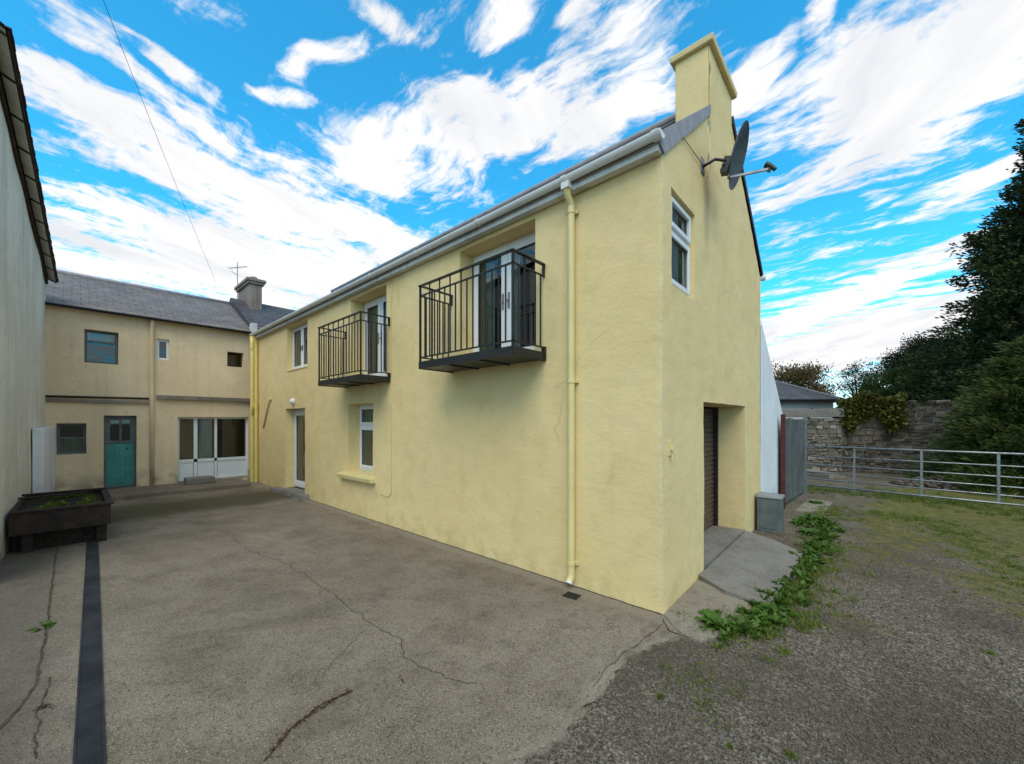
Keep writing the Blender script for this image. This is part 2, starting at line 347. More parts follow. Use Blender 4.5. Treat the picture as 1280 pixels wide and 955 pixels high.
def m_glass():
    k = Mat('window_glass', .02, .5); N, L = k.N, k.L
    t = N.new('ShaderNodeBsdfTransparent'); t.inputs[0].default_value = (.80, .86, .84, 1)
    g = N.new('ShaderNodeBsdfGlossy'); g.inputs['Roughness'].default_value = .015; g.inputs[0].default_value = (1, 1, 1, 1)
    bp = N.new('ShaderNodeBump'); bp.inputs['Strength'].default_value = .05; bp.inputs['Distance'].default_value = .01; L.new(k.noise(1.5, 1), bp.inputs['Height']); L.new(bp.outputs[0], g.inputs['Normal'])
    f = N.new('ShaderNodeFresnel'); f.inputs[0].default_value = 1.75
    ms = N.new('ShaderNodeMixShader'); L.new(f.outputs[0], ms.inputs[0]); L.new(t.outputs[0], ms.inputs[1]); L.new(g.outputs[0], ms.inputs[2]); L.new(ms.outputs[0], N['Material Output'].inputs[0]); return k.m
def m_stone(name='rubble_stone', lo=(.11, .092, .072), hi=(.34, .295, .24), moss=(.085, .078, .05)):
    k = Mat(name, .9, .2); i = k.isl()
    c = k.mix(k.ramp(i, 0, 1, 0, 1, False), lo, hi); c = k.mix(k.ramp(k.noise(1.2, 5), .5, .7, 0, .6), c, moss); c = k.mix(k.ramp(k.noise(20, 5, .7), .5, .7, 0, .5), c, tuple(x*.8 for x in hi))
    k.color(c); k.bump(k.noise(18, 5, .7), .7, .02); return k.m
def m_galv():
    k = Mat('galvanised_steel', .45, .5, .85); k.color(k.mix(k.ramp(k.noise(12, 5), .3, .7), (.22, .225, .225), (.34, .345, .345))); k.rough(k.ramp(k.noise(20, 4), .3, .7, .38, .6)); return k.m
def m_gutter():
    k = Mat('white_pvc_weathered', .5, .4); c = k.mix(k.ramp(k.noise(1, 6, .65, k.vec((3, 20, 20))), .45, .75, 0, .6), (.74, .74, .73), (.46, .45, .42)); c = k.mix(k.ramp(k.noise(16, 6, .7), .58, .72, 0, .6), c, (.16, .155, .13)); k.color(c); return k.m

M = dict(lip=m_slab('worn_edge_concrete', (.20, .168, .126), (.27, .23, .178), (.14, .116, .086)), soffit=simple('pale_soffit_board', (.55, .52, .45), (.66, .63, .55), 4, .8, .2, 30), wall=m_wall(), yard=m_yard(), ground=m_ground(), slab=m_slab('ramp_concrete', (.20, .185, .165), (.25, .232, .205), (.15, .135, .118)),
    pale=m_slab('pale_concrete', (.23, .20, .155), (.30, .262, .205), (.17, .145, .11)), slate=m_slate('blue_slate', (.052, .050, .055), (.085, .080, .085)),
    backslate=m_slate('grey_slate', (.135, .115, .105), (.175, .15, .137)), redslate=m_slate('brown_tile', (.11, .055, .042), (.16, .085, .062)),
    grey_wall=m_render_dirty('grey_roughcast', (.68, .63, .52), (.78, .73, .61), (.42, .385, .30), .6),
    back_wall=m_render_dirty('cream_render', (.72, .565, .36), (.80, .64, .425), (.54, .43, .285), .35), pink_wall=m_render_dirty('faded_pink_render', (.44, .33, .27), (.52, .40, .33), (.30, .24, .19), .5),
    white_wall=m_render_dirty('white_limewash', (.70, .71, .74), (.78, .79, .81), (.52, .52, .52), .35), chim=m_render_dirty('old_chimney_render', (.20, .165, .135), (.29, .24, .20), (.12, .10, .085), .6),
    upvc=simple('white_upvc', (.74, .75, .77), (.78, .79, .80), 3, .32, 0, spec=.5), glass=m_glass(), gutter=m_gutter(),
    fascia=m_render_dirty('grey_fascia', (.56, .56, .54), (.66, .66, .64), (.30, .29, .27), .5),
    verge=simple('lead_grey_verge', (.24, .23, .255), (.31, .30, .325), 8, .55, .2, 40), iron=simple('black_painted_iron', (.012, .012, .013), (.02, .02, .021), 20, .42, .15, 90, .45),
    pipe=simple('yellow_painted_pipe', (.66, .545, .245), (.72, .60, .29), 4, .45, .12, 50, .4), brightpipe=simple('bright_yellow_painted_pipe', (.70, .56, .16), (.74, .60, .20), 4, .42, .1, 50, .4),
    curtain=simple('grey_green_curtain', (.24, .26, .19), (.32, .34, .26), 2, .95, .2, 40), dark=simple('dark_interior', (.02, .02, .02), (.03, .03, .03), 4, .9, 0), whitecurtain=simple('white_net_curtain', (.45, .47, .48), (.58, .60, .61), 2, .95, .2, 40),
    shutter=simple('brown_shutter_slat', (.075, .045, .030), (.105, .066, .045), 14, .55, .2, 60), dish=simple('charcoal_dish_paint', (.055, .056, .058), (.085, .084, .08), 14, .5, .15, 70), dishface=simple('mossy_dish_face', (.075, .068, .045), (.13, .115, .08), 12, .7, .2, 60),
    galv=m_galv(), sheet=simple('grey_painted_sheet', (.085, .095, .098), (.125, .138, .14), 3, .5, .15, 20, .4), red=simple('red_oxide_post', (.075, .018, .015), (.11, .026, .022), 9, .6, .2, 60),
    boxgrey=simple('grey_fibreglass', (.095, .11, .118), (.13, .148, .155), 5, .55, .2, 80), boxlid=simple('pale_grey_lid', (.20, .22, .225), (.27, .285, .29), 5, .55, .2, 80), teal=simple('teal_door_paint', (.05, .22, .20), (.07, .27, .245), 4, .45, .1, 40),
    timber=simple('dark_weathered_timber', (.022, .014, .011), (.045, .027, .021), 6, .8, .4, 30, bd=.01), soil=simple('dark_soil_and_shade', (.018, .013, .009), (.035, .026, .018), 12, .95, .8, 40, bd=.02), grate=simple('black_plastic_grate', (.020, .021, .024), (.036, .038, .042), 3, .75, .2, 60, .2),
    crack=simple('crack_dirt', (.040, .031, .022), (.085, .068, .046), 15, .95, 0), debris=m_leaf('brown_leaf_litter', [(.055, .025, .012), (.12, .055, .025), (.045, .03, .012)], .8, 0), stone=m_stone(), darkstone=m_stone('dark_overgrown_stone', (.06, .048, .036), (.19, .155, .118), (.06, .058, .025)), mortar=simple('earth_mortar', (.13, .115, .09), (.19, .165, .13), 8, .95, .6, 30, bd=.02),
    bark=simple('bark', (.045, .035, .026), (.085, .068, .05), 8, .95, .8, 22, bd=.03), cable=simple('dark_cable', (.02, .02, .02), (.035, .033, .03), 5, .6, 0), lamp=simple('opal_lamp_glass', (.72, .72, .70), (.78, .78, .76), 3, .3, 0), steel=simple('dull_aerial_metal', (.22, .22, .22), (.32, .32, .32), 9, .5, 0, metal=.6),
    conif=m_leaf('dark_conifer_leaf', [(.016, .028, .008), (.040, .058, .014), (.022, .036, .010), (.085, .10, .026)], .65, .12), conifl=m_leaf('fresh_conifer_leaf', [(.060, .085, .018), (.12, .145, .034), (.04, .062, .014)], .6, .2),
    tleaf=m_leaf('dull_tree_leaf', [(.026, .036, .014), (.058, .068, .026), (.035, .046, .016)], .6, .2), gleaf=m_leaf('green_tree_leaf', [(.03, .055, .010), (.07, .10, .018), (.04, .065, .012)], .6, .25), aleaf=m_leaf('autumn_tree_leaf', [(.10, .062, .022), (.17, .115, .04), (.075, .065, .022)], .6, .25),
    ivy=m_leaf('ivy_leaf', [(.07, .085, .014), (.19, .185, .03), (.06, .075, .014), (.20, .10, .03)], .5, .2), weed=m_leaf('dock_leaf', [(.055, .12, .015), (.105, .19, .026), (.07, .14, .017)], .45, .3), grass=m_leaf('grass_blade', [(.10, .15, .02), (.19, .23, .04), (.14, .185, .03), (.26, .21, .09)], .6, .3),
    pebble=m_leaf('loose_chippings', [(.055, .047, .038), (.23, .20, .165), (.10, .085, .068)], .9, 0))

# ------------------------------------------------------------------ the ground
def ground_height(x, y): return 0.0
def sheet(name, pts, z, m, parent=None, sub=None):
    b = MB(); b.poly([(p[0], p[1], z) for p in pts]); return b.build(name, m, parent)
g = MB(); g.poly([(-600, -600, 0), (600, -600, 0), (600, 600, 0), (-600, 600, 0)])
tag(g.build('ground', M['ground']), kind='structure')

# concrete yard: ragged front edge where it meets the gravel
edge_px = [(895, 795), (850, 800), (815, 812), (787, 823), (764, 851), (736, 884), (708, 926), (647, 955)]
edge = [gpt(*p) for p in edge_px]; e2 = edge[-1]; dirn = (edge[-1]-edge[-3]).normalized()
edge += [e2+dirn*.6, e2+dirn*1.3+Vector((-.1, -.1, 0)), e2+dirn*2.2+Vector((-.1, -.2, 0))]
rag = []
for i in range(len(edge)-1):
    n = max(2, int((edge[i+1]-edge[i]).length/.025))
    for k in range(n):
        p = edge[i].lerp(edge[i+1], k/n); w = mnoise.fractal(p*9, 1.0, 2.0, 4)*.05; d = (edge[i+1]-edge[i]).normalized()
        rag.append(p+Vector((d.y, -d.x, 0))*w)
yard_pts = [(-12.2, .3), (-12.2, -4.4), (-2, -4.4), (-.8, -5.2)] + [(p.x, p.y) for p in reversed(rag)] + [(.3, .25), (-.05, .3)]
yb = MB(); nY = len(yard_pts)
yb.poly([(p[0], p[1], .012) for p in yard_pts])
for i in range(nY):
    p, q = yard_pts[i], yard_pts[(i+1) % nY]; yb.quad((q[0], q[1], .012), (p[0], p[1], .012), (p[0], p[1], -.03), (q[0], q[1], -.03))
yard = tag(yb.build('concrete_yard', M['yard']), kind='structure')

def ribbon(name, pts, w, z, m, parent, jit=.01, step=.03):
    b = MB(); P = []
    for i in range(len(pts)-1):
        a, c = Vector(pts[i]), Vector(pts[i+1]); n = max(2, int((c-a).length/step))
        for k in range(n): P.append(a.lerp(c, k/n))
    P.append(Vector(pts[-1])); prev = None
    for i, p in enumerate(P):
        d = (P[min(i+1, len(P)-1)]-P[max(i-1, 0)]); d.z = 0; d.normalize(); s = Vector((d.y, -d.x, 0))
        off = s*(mnoise.fractal(p*6, 1.0, 2.0, 4)*jit); ww = w*(.45+.9*abs(mnoise.noise(p*13)))/2
        cur = (p+off-s*ww, p+off+s*ww)
        if prev: b.quad((prev[0].x, prev[0].y, z), (prev[1].x, prev[1].y, z), (cur[1].x, cur[1].y, z), (cur[0].x, cur[0].y, z))
        prev = cur
    return b.build(name, m, parent)
def G(*pp): return [gpt(*p) for p in pp]
ribbon('crack', G((287, 668), (312, 690), (350, 703), (383, 722), (400, 733), (425, 750), (448, 768), (470, 785), (497, 800), (505, 822), (540, 842), (595, 858)), .008, .0165, M['crack'], yard, .05)
ribbon('crack', G((400, 850), (430, 815), (455, 790)), .004, .0165, M['crack'], yard, .03)
ribbon('crack', G((828, 782), (800, 805), (760, 835), (742, 862)), .008, .0165, M['crack'], yard, .02)
ribbon('crack', G((828, 776), (838, 790), (860, 800)), .014, .0165, M['crack'], yard, .03)
ribbon('crack', G((330, 955), (360, 918), (395, 890), (440, 865)), .014, .0165, M['crack'], yard, .02)
ribbon('joint', G((74, 672), (69, 700), (58, 790), (44, 860), (20, 892), (-40, 955)), .022, .0165, M['crack'], yard, .008)
ribbon('joint', G((60, 850), (48, 900), (38, 955)), .012, .0165, M['crack'], yard, .03)
lip = []
for i in range(1, 9):
    d = (edge[min(i+1, 9)]-edge[i-1]).normalized(); lip.append(edge[i]+Vector((d.y, -d.x, 0))*.045*(1 if Vector((d.y, -d.x, 0)).x < 0 else -1))
ribbon('edge_lip', lip, .075, .0150, M['lip'], yard, .05, .02)
# dark ribbon drawn as the shadow gap at the foot of the wall
ribbon('joint', [(-11.4, -.012, 0), (-6, -.012, 0), (0.0, -.012, 0)], .02, .0165, M['crack'], yard, .012)

# lane strip of grass far beyond and the raised path in front of the far house
pb = MB(); pb.box(-12.2, -10.75, -4.4, -.35, 0, .10)
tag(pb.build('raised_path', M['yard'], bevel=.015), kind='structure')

# drainage channel
dc = empty('drain_channel', (-3, -3.37, .012), 'long black plastic grated drain channel running straight across the concrete yard', 'drain')
a0, a1 = Vector((-7.6, -3.27, 0)), Vector((1.2, -3.475, 0)); dd = (a1-a0); Ld = dd.length; dd.normalize(); ss = Vector((-dd.y, dd.x, 0))
fr = MB()
for s in (-1, 1):
    o = ss*(s*.052); fr.bar(a0+o+Vector((0, 0, .016)), a1+o+Vector((0, 0, .016)), .010, .012)
o = fr.build('channel_edge', M['grate']); o.parent = dc; o.location = -Vector(dc.location)
gr = MB(); n = int(Ld/.02)
for i in range(n):
    p = a0+dd*(i*.02+.006); big = (i % 25 == 0)
    gr.bar(p-ss*.046+Vector((0, 0, .0165)), p+ss*.046+Vector((0, 0, .0165)), .015 if not big else .019, .007)
o = gr.build('grating', M['grate']); o.parent = dc; o.location = -Vector(dc.location)
cb = MB(); p, q = a0, a1; cb.quad(p-ss*.05+Vector((0,0,.0135)), q-ss*.05+Vector((0,0,.0135)), q+ss*.05+Vector((0,0,.0135)), p+ss*.05+Vector((0,0,.0135)))
o = cb.build('channel_bed', M['dark']); o.parent = dc; o.location = -Vector(dc.location)

# gully grate by the downpipe
gl = empty('gully_grate', (-.80, -.22, .013), 'small black square drain grate in the concrete below the downpipe', 'drain', rz=.1)
b = MB(); b.box(-.075, .075, -.06, .06, 0, .004); b.build('gully_pit', M['dark'], gl)
b = MB()
for i in range(6): b.box(-.07, .07, -.055+i*.02, -.045+i*.02, .004, .009)
b.build('grating', M['iron'], gl)

# ------------------------------------------------------------------ the yellow house
EAVE, DEPTH, LEN = 4.07, 4.2, 11.45
RIDGE_Y = 2.12; SL = .83
def roof_z(y): return EAVE + SL*(RIDGE_Y-abs(y-RIDGE_Y))
house = empty('house', (0, 0, 0), 'two storey yellow rendered house with two black iron balconies and a gable chimney', 'house')
def disp(p):
    p = Vector(p); v = mnoise.noise_vector(p*1.1)*.010 + mnoise.noise_vector(p*5.0)*.0045
    c = math.exp(-((p.x)**2+(p.y)**2)/.004) if p.y < .2 and p.x > -.2 else 0
    v += mnoise.noise_vector(p*19)*.014*c
    if p.z < .02: v.z = 0
    return p+v
def lines(lo, hi, step, cuts):
    base = sorted(set([lo, hi]+[c for c in cuts if lo <= c <= hi])); out = []
    for a, b in zip(base, base[1:]):
        n = max(1, round((b-a)/step)); out += [a+(b-a)*k/n for k in range(n)]
    return out+[hi]
wallmb = MB()
def wall_panel(u0, u1, v0, v1, ops, pos, nrm_in, step=.075, top=None, vcuts=(), ucuts=()):
    """pos(u,v,depth) -> point; ops = (u0,u1,v0,v1,depth)"""
    U = lines(u0, u1, step, [q for o in ops for q in o[:2]]+list(ucuts)); V = lines(v0, v1, step, [q for o in ops for q in o[2:4]]+list(vcuts)); nv = len(V)
    rows = list(V); extra = []
    if top: extra = [k/14 for k in range(1, 15)]
    idx = {}
    for i, u in enumerate(U):
        for j, v in enumerate(rows): idx[i, j] = len(wallmb.v); wallmb.v.append(tuple(disp(pos(u, v, 0))))
        for k, t in enumerate(extra):
            idx[i, nv+k] = len(wallmb.v); vv = v1+(top(u)-v1)*t; wallmb.v.append(tuple(disp(pos(u, vv, 0))))
    flip = nrm_in
    for i in range(len(U)-1):
        for j in range(nv-1+len(extra)):
            if j < nv-1:
                uc, vc = (U[i]+U[i+1])/2, (V[j]+V[j+1])/2
                if any(o[0] < uc < o[1] and o[2] < vc < o[3] for o in ops): continue
            q = (idx[i, j], idx[i+1, j], idx[i+1, j+1], idx[i, j+1]); wallmb.f.append(q if not flip else q[::-1])
    for o in ops:
        iu = [i for i, u in enumerate(U) if o[0]-1e-6 <= u <= o[1]+1e-6]; jv = [j for j, v in enumerate(V) if o[2]-1e-6 <= v <= o[3]+1e-6]
        def strip(keys):
            for k0, k1 in zip(keys, keys[1:]):
                A, B = wallmb.v[idx[k0]], wallmb.v[idx[k1]]; C_ = pos(U[k1[0]], V[k1[1]], o[4]); D = pos(U[k0[0]], V[k0[1]], o[4]); wallmb.quad(A, B, C_, D)
        strip([(iu[0], j) for j in jv]); strip([(iu[-1], j) for j in jv[::-1]]); strip([(i, jv[-1]) for i in iu])
        if o[2] > .2: strip([(i, jv[0]) for i in iu[::-1]])
OPS_F = [(-9.13, -7.89, 2.93, 3.99, .20), (-9.24, -8.03, 0.10, 2.03, .27), (-5.95, -5.02, .78, 2.04, .30), (-5.83, -4.58, 2.46, 3.985, .33), (-2.73, -1.43, 2.48, 3.99, .31)]
OPS_G = [(.21, .86, 2.96, 3.86, .12), (1.17, 3.13, .0, 1.93, .43)]
VC = [q for o in OPS_F+OPS_G for q in o[2:4]]
wall_panel(-LEN, 0, 0, EAVE, OPS_F, lambda u, v, d: (u, d, v), False, vcuts=VC)
wall_panel(0, DEPTH, 0, EAVE, OPS_G, lambda u, v, d: (-d, u, v), False, top=lambda u: 5.985 if 1.355 < u < 2.36 else roof_z(u), vcuts=VC, ucuts=(1.354, 1.356, 2.359, 2.361))
wallmb.quad((-LEN, DEPTH, 0), (-LEN, 0, 0), (-LEN, 0, EAVE), (-LEN, DEPTH, EAVE)); wallmb.poly([(-LEN, 0, EAVE), (-LEN, RIDGE_Y, roof_z(RIDGE_Y)), (-LEN, DEPTH, EAVE)])
wallmb.quad((0, DEPTH, 0), (-LEN, DEPTH, 0), (-LEN, DEPTH, EAVE), (0, DEPTH, EAVE))
wallmb.build('wall', M['wall'], house, smooth=True)
# dark interior room liner so that windows look into a room
b = MB(); b.box(-LEN+.1, -.5, .55, DEPTH-.1, .02, 4.0); b.build('interior', M['dark'], house)

# roof
T = .06
def slope(b, x0, x1, ya, yb, off=T, uvs=True):
    za, zb = roof_z(ya)+.012, roof_z(yb)+.012
    if ya < 0: za = EAVE+.025
    if yb > DEPTH: zb = EAVE+.04
    L_ = math.hypot(yb-ya, zb-za)
    b.quad((x0, ya, za+off), (x1, ya, za+off), (x1, yb, zb+off), (x0, yb, zb+off), [(x0, 0), (x1, 0), (x1, L_), (x0, L_)])
    b.quad((x0, yb, zb), (x1, yb, zb), (x1, ya, za), (x0, ya, za), [(0, 0)]*4)
    for (p, q, zp, zq) in ((ya, ya, za, za), (yb, yb, zb, zb)): b.quad((x0, p, zp), (x1, p, zp), (x1, p, zp+off), (x0, p, zp+off), [(0, 0)]*4)
    for x in (x0, x1): b.quad((x, ya, za), (x, yb, zb), (x, yb, zb+off), (x, ya, za+off), [(0, 0)]*4)
b = MB(); slope(b, -LEN-.05, -.39, -.13, RIDGE_Y); slope(b, -LEN-.05, -.39, RIDGE_Y, DEPTH+.13); slope(b, -.388, -.02, -.13, 1.33); slope(b, -.388, -.02, 2.38, DEPTH+.13)
roof = b.build('roof', M['slate'], house)
b = MB(); b.tube([(-LEN-.05, RIDGE_Y, roof_z(RIDGE_Y)+.09), (-.40, RIDGE_Y, roof_z(RIDGE_Y)+.09)], .06, 10); b.build('ridge_tile', M['verge'], roof, True)
b = MB(); z1 = roof_z(1.352)-.015; prof = [(-.125, EAVE+.035), (-.004, EAVE-.02), (1.352, z1), (1.352, z1+.115), (-.125, EAVE+.105)]
b.poly([(.022, y, z) for y, z in prof]); b.poly([(-.018, y, z) for y, z in prof[::-1]])
for (ya_, za_), (yc_, zc_) in zip(prof, prof[1:]+prof[:1]): b.quad((-.018, ya_, za_), (-.018, yc_, zc_), (.022, yc_, zc_), (.022, ya_, za_))
b.build('verge', M['verge'], roof)
b = MB(); slope(b, -.018, .022, 2.36, DEPTH+.15, .10, False); b.build('verge', M['slate'], roof)
# chimney
ch = MB(); cpts = []
ch.box(-.375, -.001, 1.355, 2.36, 5.0, 5.985)
chim = ch.build('chimney', M['wall'], house, bevel=.012)
b = MB(); b.hexa([(-.42, 1.31, 5.985), (.05, 1.31, 5.985), (.05, 2.41, 5.985), (-.42, 2.41, 5.985), (-.43, 1.30, 6.055), (.06, 1.30, 6.055), (.06, 2.42, 6.055), (-.43, 2.42, 6.055)])
b.build('chimney_cap', M['wall'], chim, bevel=.012)
# fascia, gutter
b = MB(); b.box(-LEN, .0, -.098, -.012, 4.042, 4.135); b.build('fascia', M['fascia'], house, bevel=.004)
def half_gutter(b, x0, x1, cy, cz, r, n=10, th=.004):
    def ring(x, rr): return [(x, cy+rr*math.cos(math.pi+math.pi*k/n), cz+rr*math.sin(math.pi+math.pi*k/n)) for k in range(n+1)]
    for rr, fl in ((r, 0), (r-th, 1)):
        A, B = ring(x0, rr), ring(x1, rr)
        for k in range(n):
            q = (A[k], A[k+1], B[k+1], B[k]); b.quad(*(q if not fl else q[::-1]))
    for s in (0, n): pass
    for x in (x0, x1): b.poly(ring(x, r))
gu = MB(); half_gutter(gu, -LEN-.05, .05, -.128, 4.165, .058); gut = gu.build('gutter', M['gutter'], house, True, angle=40)
for x in [-.0, -.93, -2.2, -3.5, -4.8, -6.1, -7.4, -8.7, -10.0, -11.3]:
    b = MB(); half_gutter(b, x-.028, x+.028, -.128, 4.168, .065); b.build('gutter_bracket', M['gutter'], gut, True, angle=40)
b = MB(); b.tube([(-LEN, DEPTH+.13, 4.14), (.05, DEPTH+.13, 4.14)], .05, 10); b.build('gutter', M['gutter'], house, True)

# near downpipe
dp = MB(); X = -.915; Yp = -.055
dp.tube([(X, Yp, 3.92), (X, Yp, 3.0), (X, Yp, 1.5), (X, Yp, .16), (X, Yp-.004, .12), (X, Yp-.03, .085)], .036, 14)
pipe = dp.build('downpipe', M['pipe'], house, True, angle=40)
b = MB(); b.box(X-.045, X+.045, -.175, -.085, 4.05, 4.11); b.build('outlet', M['gutter'], pipe); b = MB(); b.tube([(X, -.13, 4.055), (X, -.12, 4.0), (X, -.075, 3.95), (X, Yp, 3.91)], .035, 12); b.build('offset_bend', M['pipe'], pipe, True, angle=40)
for z in (3.85, 2.12, .26):
    b = MB(); b.tube([(X, Yp, z-.018), (X, Yp, z+.018)], .042, 14); b.box(X-.06, X+.06, -.03, -.0, z-.016, z+.016)
    b.build('pipe_clip', M['pipe'], pipe, True, angle=40)
b = MB(); b.tube([(X, Yp-.028, .088), (X, Yp-.045, .066)], .034, 12); b.build('shoe', M['gutter'], pipe, True, angle=40)

# far downpipes with swan necks
fp = MB(); fx = -11.33
fp.tube([(fx, -.128, 4.12), (fx, -.12, 4.05), (fx, -.07, 3.95), (fx, -.065, 3.85), (fx, -.065, 2.0), (fx, -.065, .03)], .04, 12); fpo = fp.build('downpipe', M['brightpipe'], house, True, angle=40)
for z in (3.7, 2.1, .45):
    b = MB(); b.tube([(fx, -.065, z-.03), (fx, -.065, z+.03)], .048, 12); b.build('pipe_clip', M['brightpipe'], fpo, True, angle=40)
fp = MB(); f2 = -11.62
fp.tube([(f2-.25, -.02, 4.18), (f2-.1, -.06, 4.08), (f2, -.075, 3.92), (f2, -.075, 2.6), (f2, -.075, .02)], .058, 12); fpo = fp.build('soil_pipe', M['brightpipe'], house, True, angle=40)
for z in (3.8, 1.95, .5):
    b = MB(); b.tube([(f2, -.075, z-.05), (f2, -.075, z+.05)], .068, 12); b.build('pipe_collar', M['brightpipe'], fpo, True, angle=40)
b = MB(); b.tube([(f2, -.075, 1.9), (f2+.12, -.085, 2.06), (f2+.24, -.07, 2.2)], .05, 10); b.build('branch_pipe', M['brightpipe'], fpo, True, angle=40)
b = MB(); b.tube([(-10.85, -.025, 1.55), (-10.35, -.025, 2.27), (-10.2, -.025, 2.31)], .018, 8); b.build('waste_pipe', M['pipe'], house, True)
# thin cable down the front between the balconies
b = MB(); b.tube([(-4.42+.012*math.sin(k*1.7), -.013, 3.98-k*.17) for k in range(21)] + [(-4.44, -.013, .52), (-4.55, -.013, .47), (-4.75, -.013, .50)], .0045, 6); b.build('cable', M['pipe'], house, True)

# windows and doors ------------------------------------------------
def frame_box(mb, P, u0, u1, v0, v1, d, fw, th):
    """rectangular frame in the wall plane: P(u,v,depth)"""
    def bx(a0, a1, c0, c1):
        q = [P(a0, c0, d), P(a1, c0, d), P(a1, c0, d-th), P(a0, c0, d-th), P(a0, c1, d), P(a1, c1, d), P(a1, c1, d-th), P(a0, c1, d-th)]; mb.hexa(q)
    bx(u0, u0+fw, v0, v1); bx(u1-fw, u1, v0, v1); bx(u0+fw, u1-fw, v0, v0+fw); bx(u0+fw, u1-fw, v1-fw, v1)
def fbar(mb, P, u0, u1, v0, v1, d, th):
    mb.hexa([P(u0, v0, d), P(u1, v0, d), P(u1, v0, d-th), P(u0, v0, d-th), P(u0, v1, d), P(u1, v1, d), P(u1, v1, d-th), P(u0, v1, d-th)])
def pane(P, u0, u1, v0, v1, d, parent, m='glass', name='pane'):
    b = MB(); b.quad(P(u0, v0, d), P(u1, v0, d), P(u1, v1, d), P(u0, v1, d)); return b.build(name, M[m], parent)
def fold(P, u0, u1, v0, v1, d, parent, m='curtain', amp=.018, wl=.09):
    b = MB(); n = max(8, int((u1-u0)/.012)); prev = None
    for i in range(n+1):
        u = u0+(u1-u0)*i/n; dz = d+amp*math.sin(2*math.pi*u/wl+.8*math.sin(u*9)); c = (P(u, v0, dz), P(u, v1, dz))
        if prev: b.quad(prev[0], c[0], c[1], prev[1])
        prev = c
    return b.build('curtain', M[m], parent, True)
PF = lambda u, v, d: (u, d, v)
PG = lambda u, v, d: (-d, u, v)
# upper casement at the far end
def sash(mb, P, u0, u1, v0, v1, d, fw=.045, th=.02): frame_box(mb, P, u0, u1, v0, v1, d, fw, th)
w = MB(); u0, u1, v0, v1, dd_ = -9.13, -7.89, 2.95, 3.985, .20
frame_box(w, PF, u0, u1, v0, v1, dd_, .05, .07); um = (u0+u1)/2; fbar(w, PF, um-.03, um+.03, v0+.05, v1-.05, dd_-.003, .07)
sash(w, PF, u0+.045, um-.025, v0+.045, v1-.045, .135, .05, .02); sash(w, PF, um+.025, u1-.045, v0+.045, v1-.045, .135, .05, .02)
win = w.build('window', M['upvc'], house, bevel=.004)
pane(PF, u0+.09, um-.07, v0+.09, v1-.09, .145, win); pane(PF, um+.07, u1-.09, v0+.09, v1-.09, .145, win); fold(PF, u0+.05, um+.1, v0+.05, v1-.05, .20, win)
for c in (um-.05, um+.05): b = MB(); fbar(b, PF, c-.01, c+.01, 3.38, 3.50, .118, .02); b.build('handle', M['iron'], win)
b = MB(); b.box(u0-.0, u1+.0, -.012, .15, 2.925, 2.948); b.build('sill', M['pipe'], win, bevel=.006)
# front door: glazed white door in a deep opening
w = MB(); u0, u1, v0, v1 = -9.24, -8.03, .12, 2.03; frame_box(w, PF, u0, u1, v0, v1, .27, .06, .07); sash(w, PF, u0+.055, u1-.055, v0+.03, v1-.055, .195, .11, .02)
fbar(w, PF, u0+.165, u1-.165, .16, .30, .190, .012)
door = w.build('front_door', M['upvc'], house, bevel=.004); pane(PF, u0+.16, u1-.16, .29, v1-.16, .205, door); fold(PF, u0+.1, u1-.1, .15, v1-.1, .26, door)
b = MB(); fbar(b, PF, u1-.155, u1-.135, 1.02, 1.20, .175, .02); fbar(b, PF, u1-.25, u1-.135, 1.10, 1.12, .150, .014); b.build('handle', M['steel'], door)
# lower window with top light
w = MB(); u0, u1, v0, v1 = -5.95, -5.02, .80, 2.04; frame_box(w, PF, u0, u1, v0, v1, .30, .05, .07); fbar(w, PF, u0+.05, u1-.05, 1.60, 1.66, .297, .07)
sash(w, PF, u0+.045, u1-.045, .845, 1.605, .232, .05, .02); sash(w, PF, u0+.045, u1-.045, 1.655, v1-.045, .232, .05, .02)
win = w.build('window', M['upvc'], house, bevel=.004); pane(PF, u0+.09, u1-.09, .89, 1.56, .242, win); pane(PF, u0+.09, u1-.09, 1.70, v1-.09, .242, win); fold(PF, u0+.05, u1-.05, .85, v1-.05, .29, win)
b = MB(); b.hexa([(-6.20, -.10, .655), (-4.92, -.10, .655), (-4.92, .24, .655), (-6.20, .24, .655), (-6.20, -.115, .735), (-4.92, -.115, .735), (-4.92, .24, .80), (-6.20, .24, .80)]); b.build('sill', M['pipe'], win, bevel=.012)
# gable window
w = MB(); u0, u1, v0, v1 = .21, .86, 2.975, 3.86; frame_box(w, PG, u0, u1, v0, v1, .12, .05, .07); fbar(w, PG, u0+.05, u1-.05, 3.50, 3.56, .117, .07)
sash(w, PG, u0+.04, u1-.04, 3.015, 3.505, .052, .045, .02); sash(w, PG, u0+.04, u1-.04, 3.545, v1-.04, .052, .045, .03)
win = w.build('window', M['upvc'], house, bevel=.004); pane(PG, u0+.08, u1-.08, 3.055, 3.47, .062, win); pane(PG, u0+.08, u1-.08, 3.585, v1-.08, .062, win); fold(PG, u0+.02, u0+.40, 2.99, v1-.03, .085, win, 'whitecurtain', .006, .16); fold(PG, u0+.44, u1-.02, 2.99, v1-.03, .10, win, 'curtain', .01, .08)
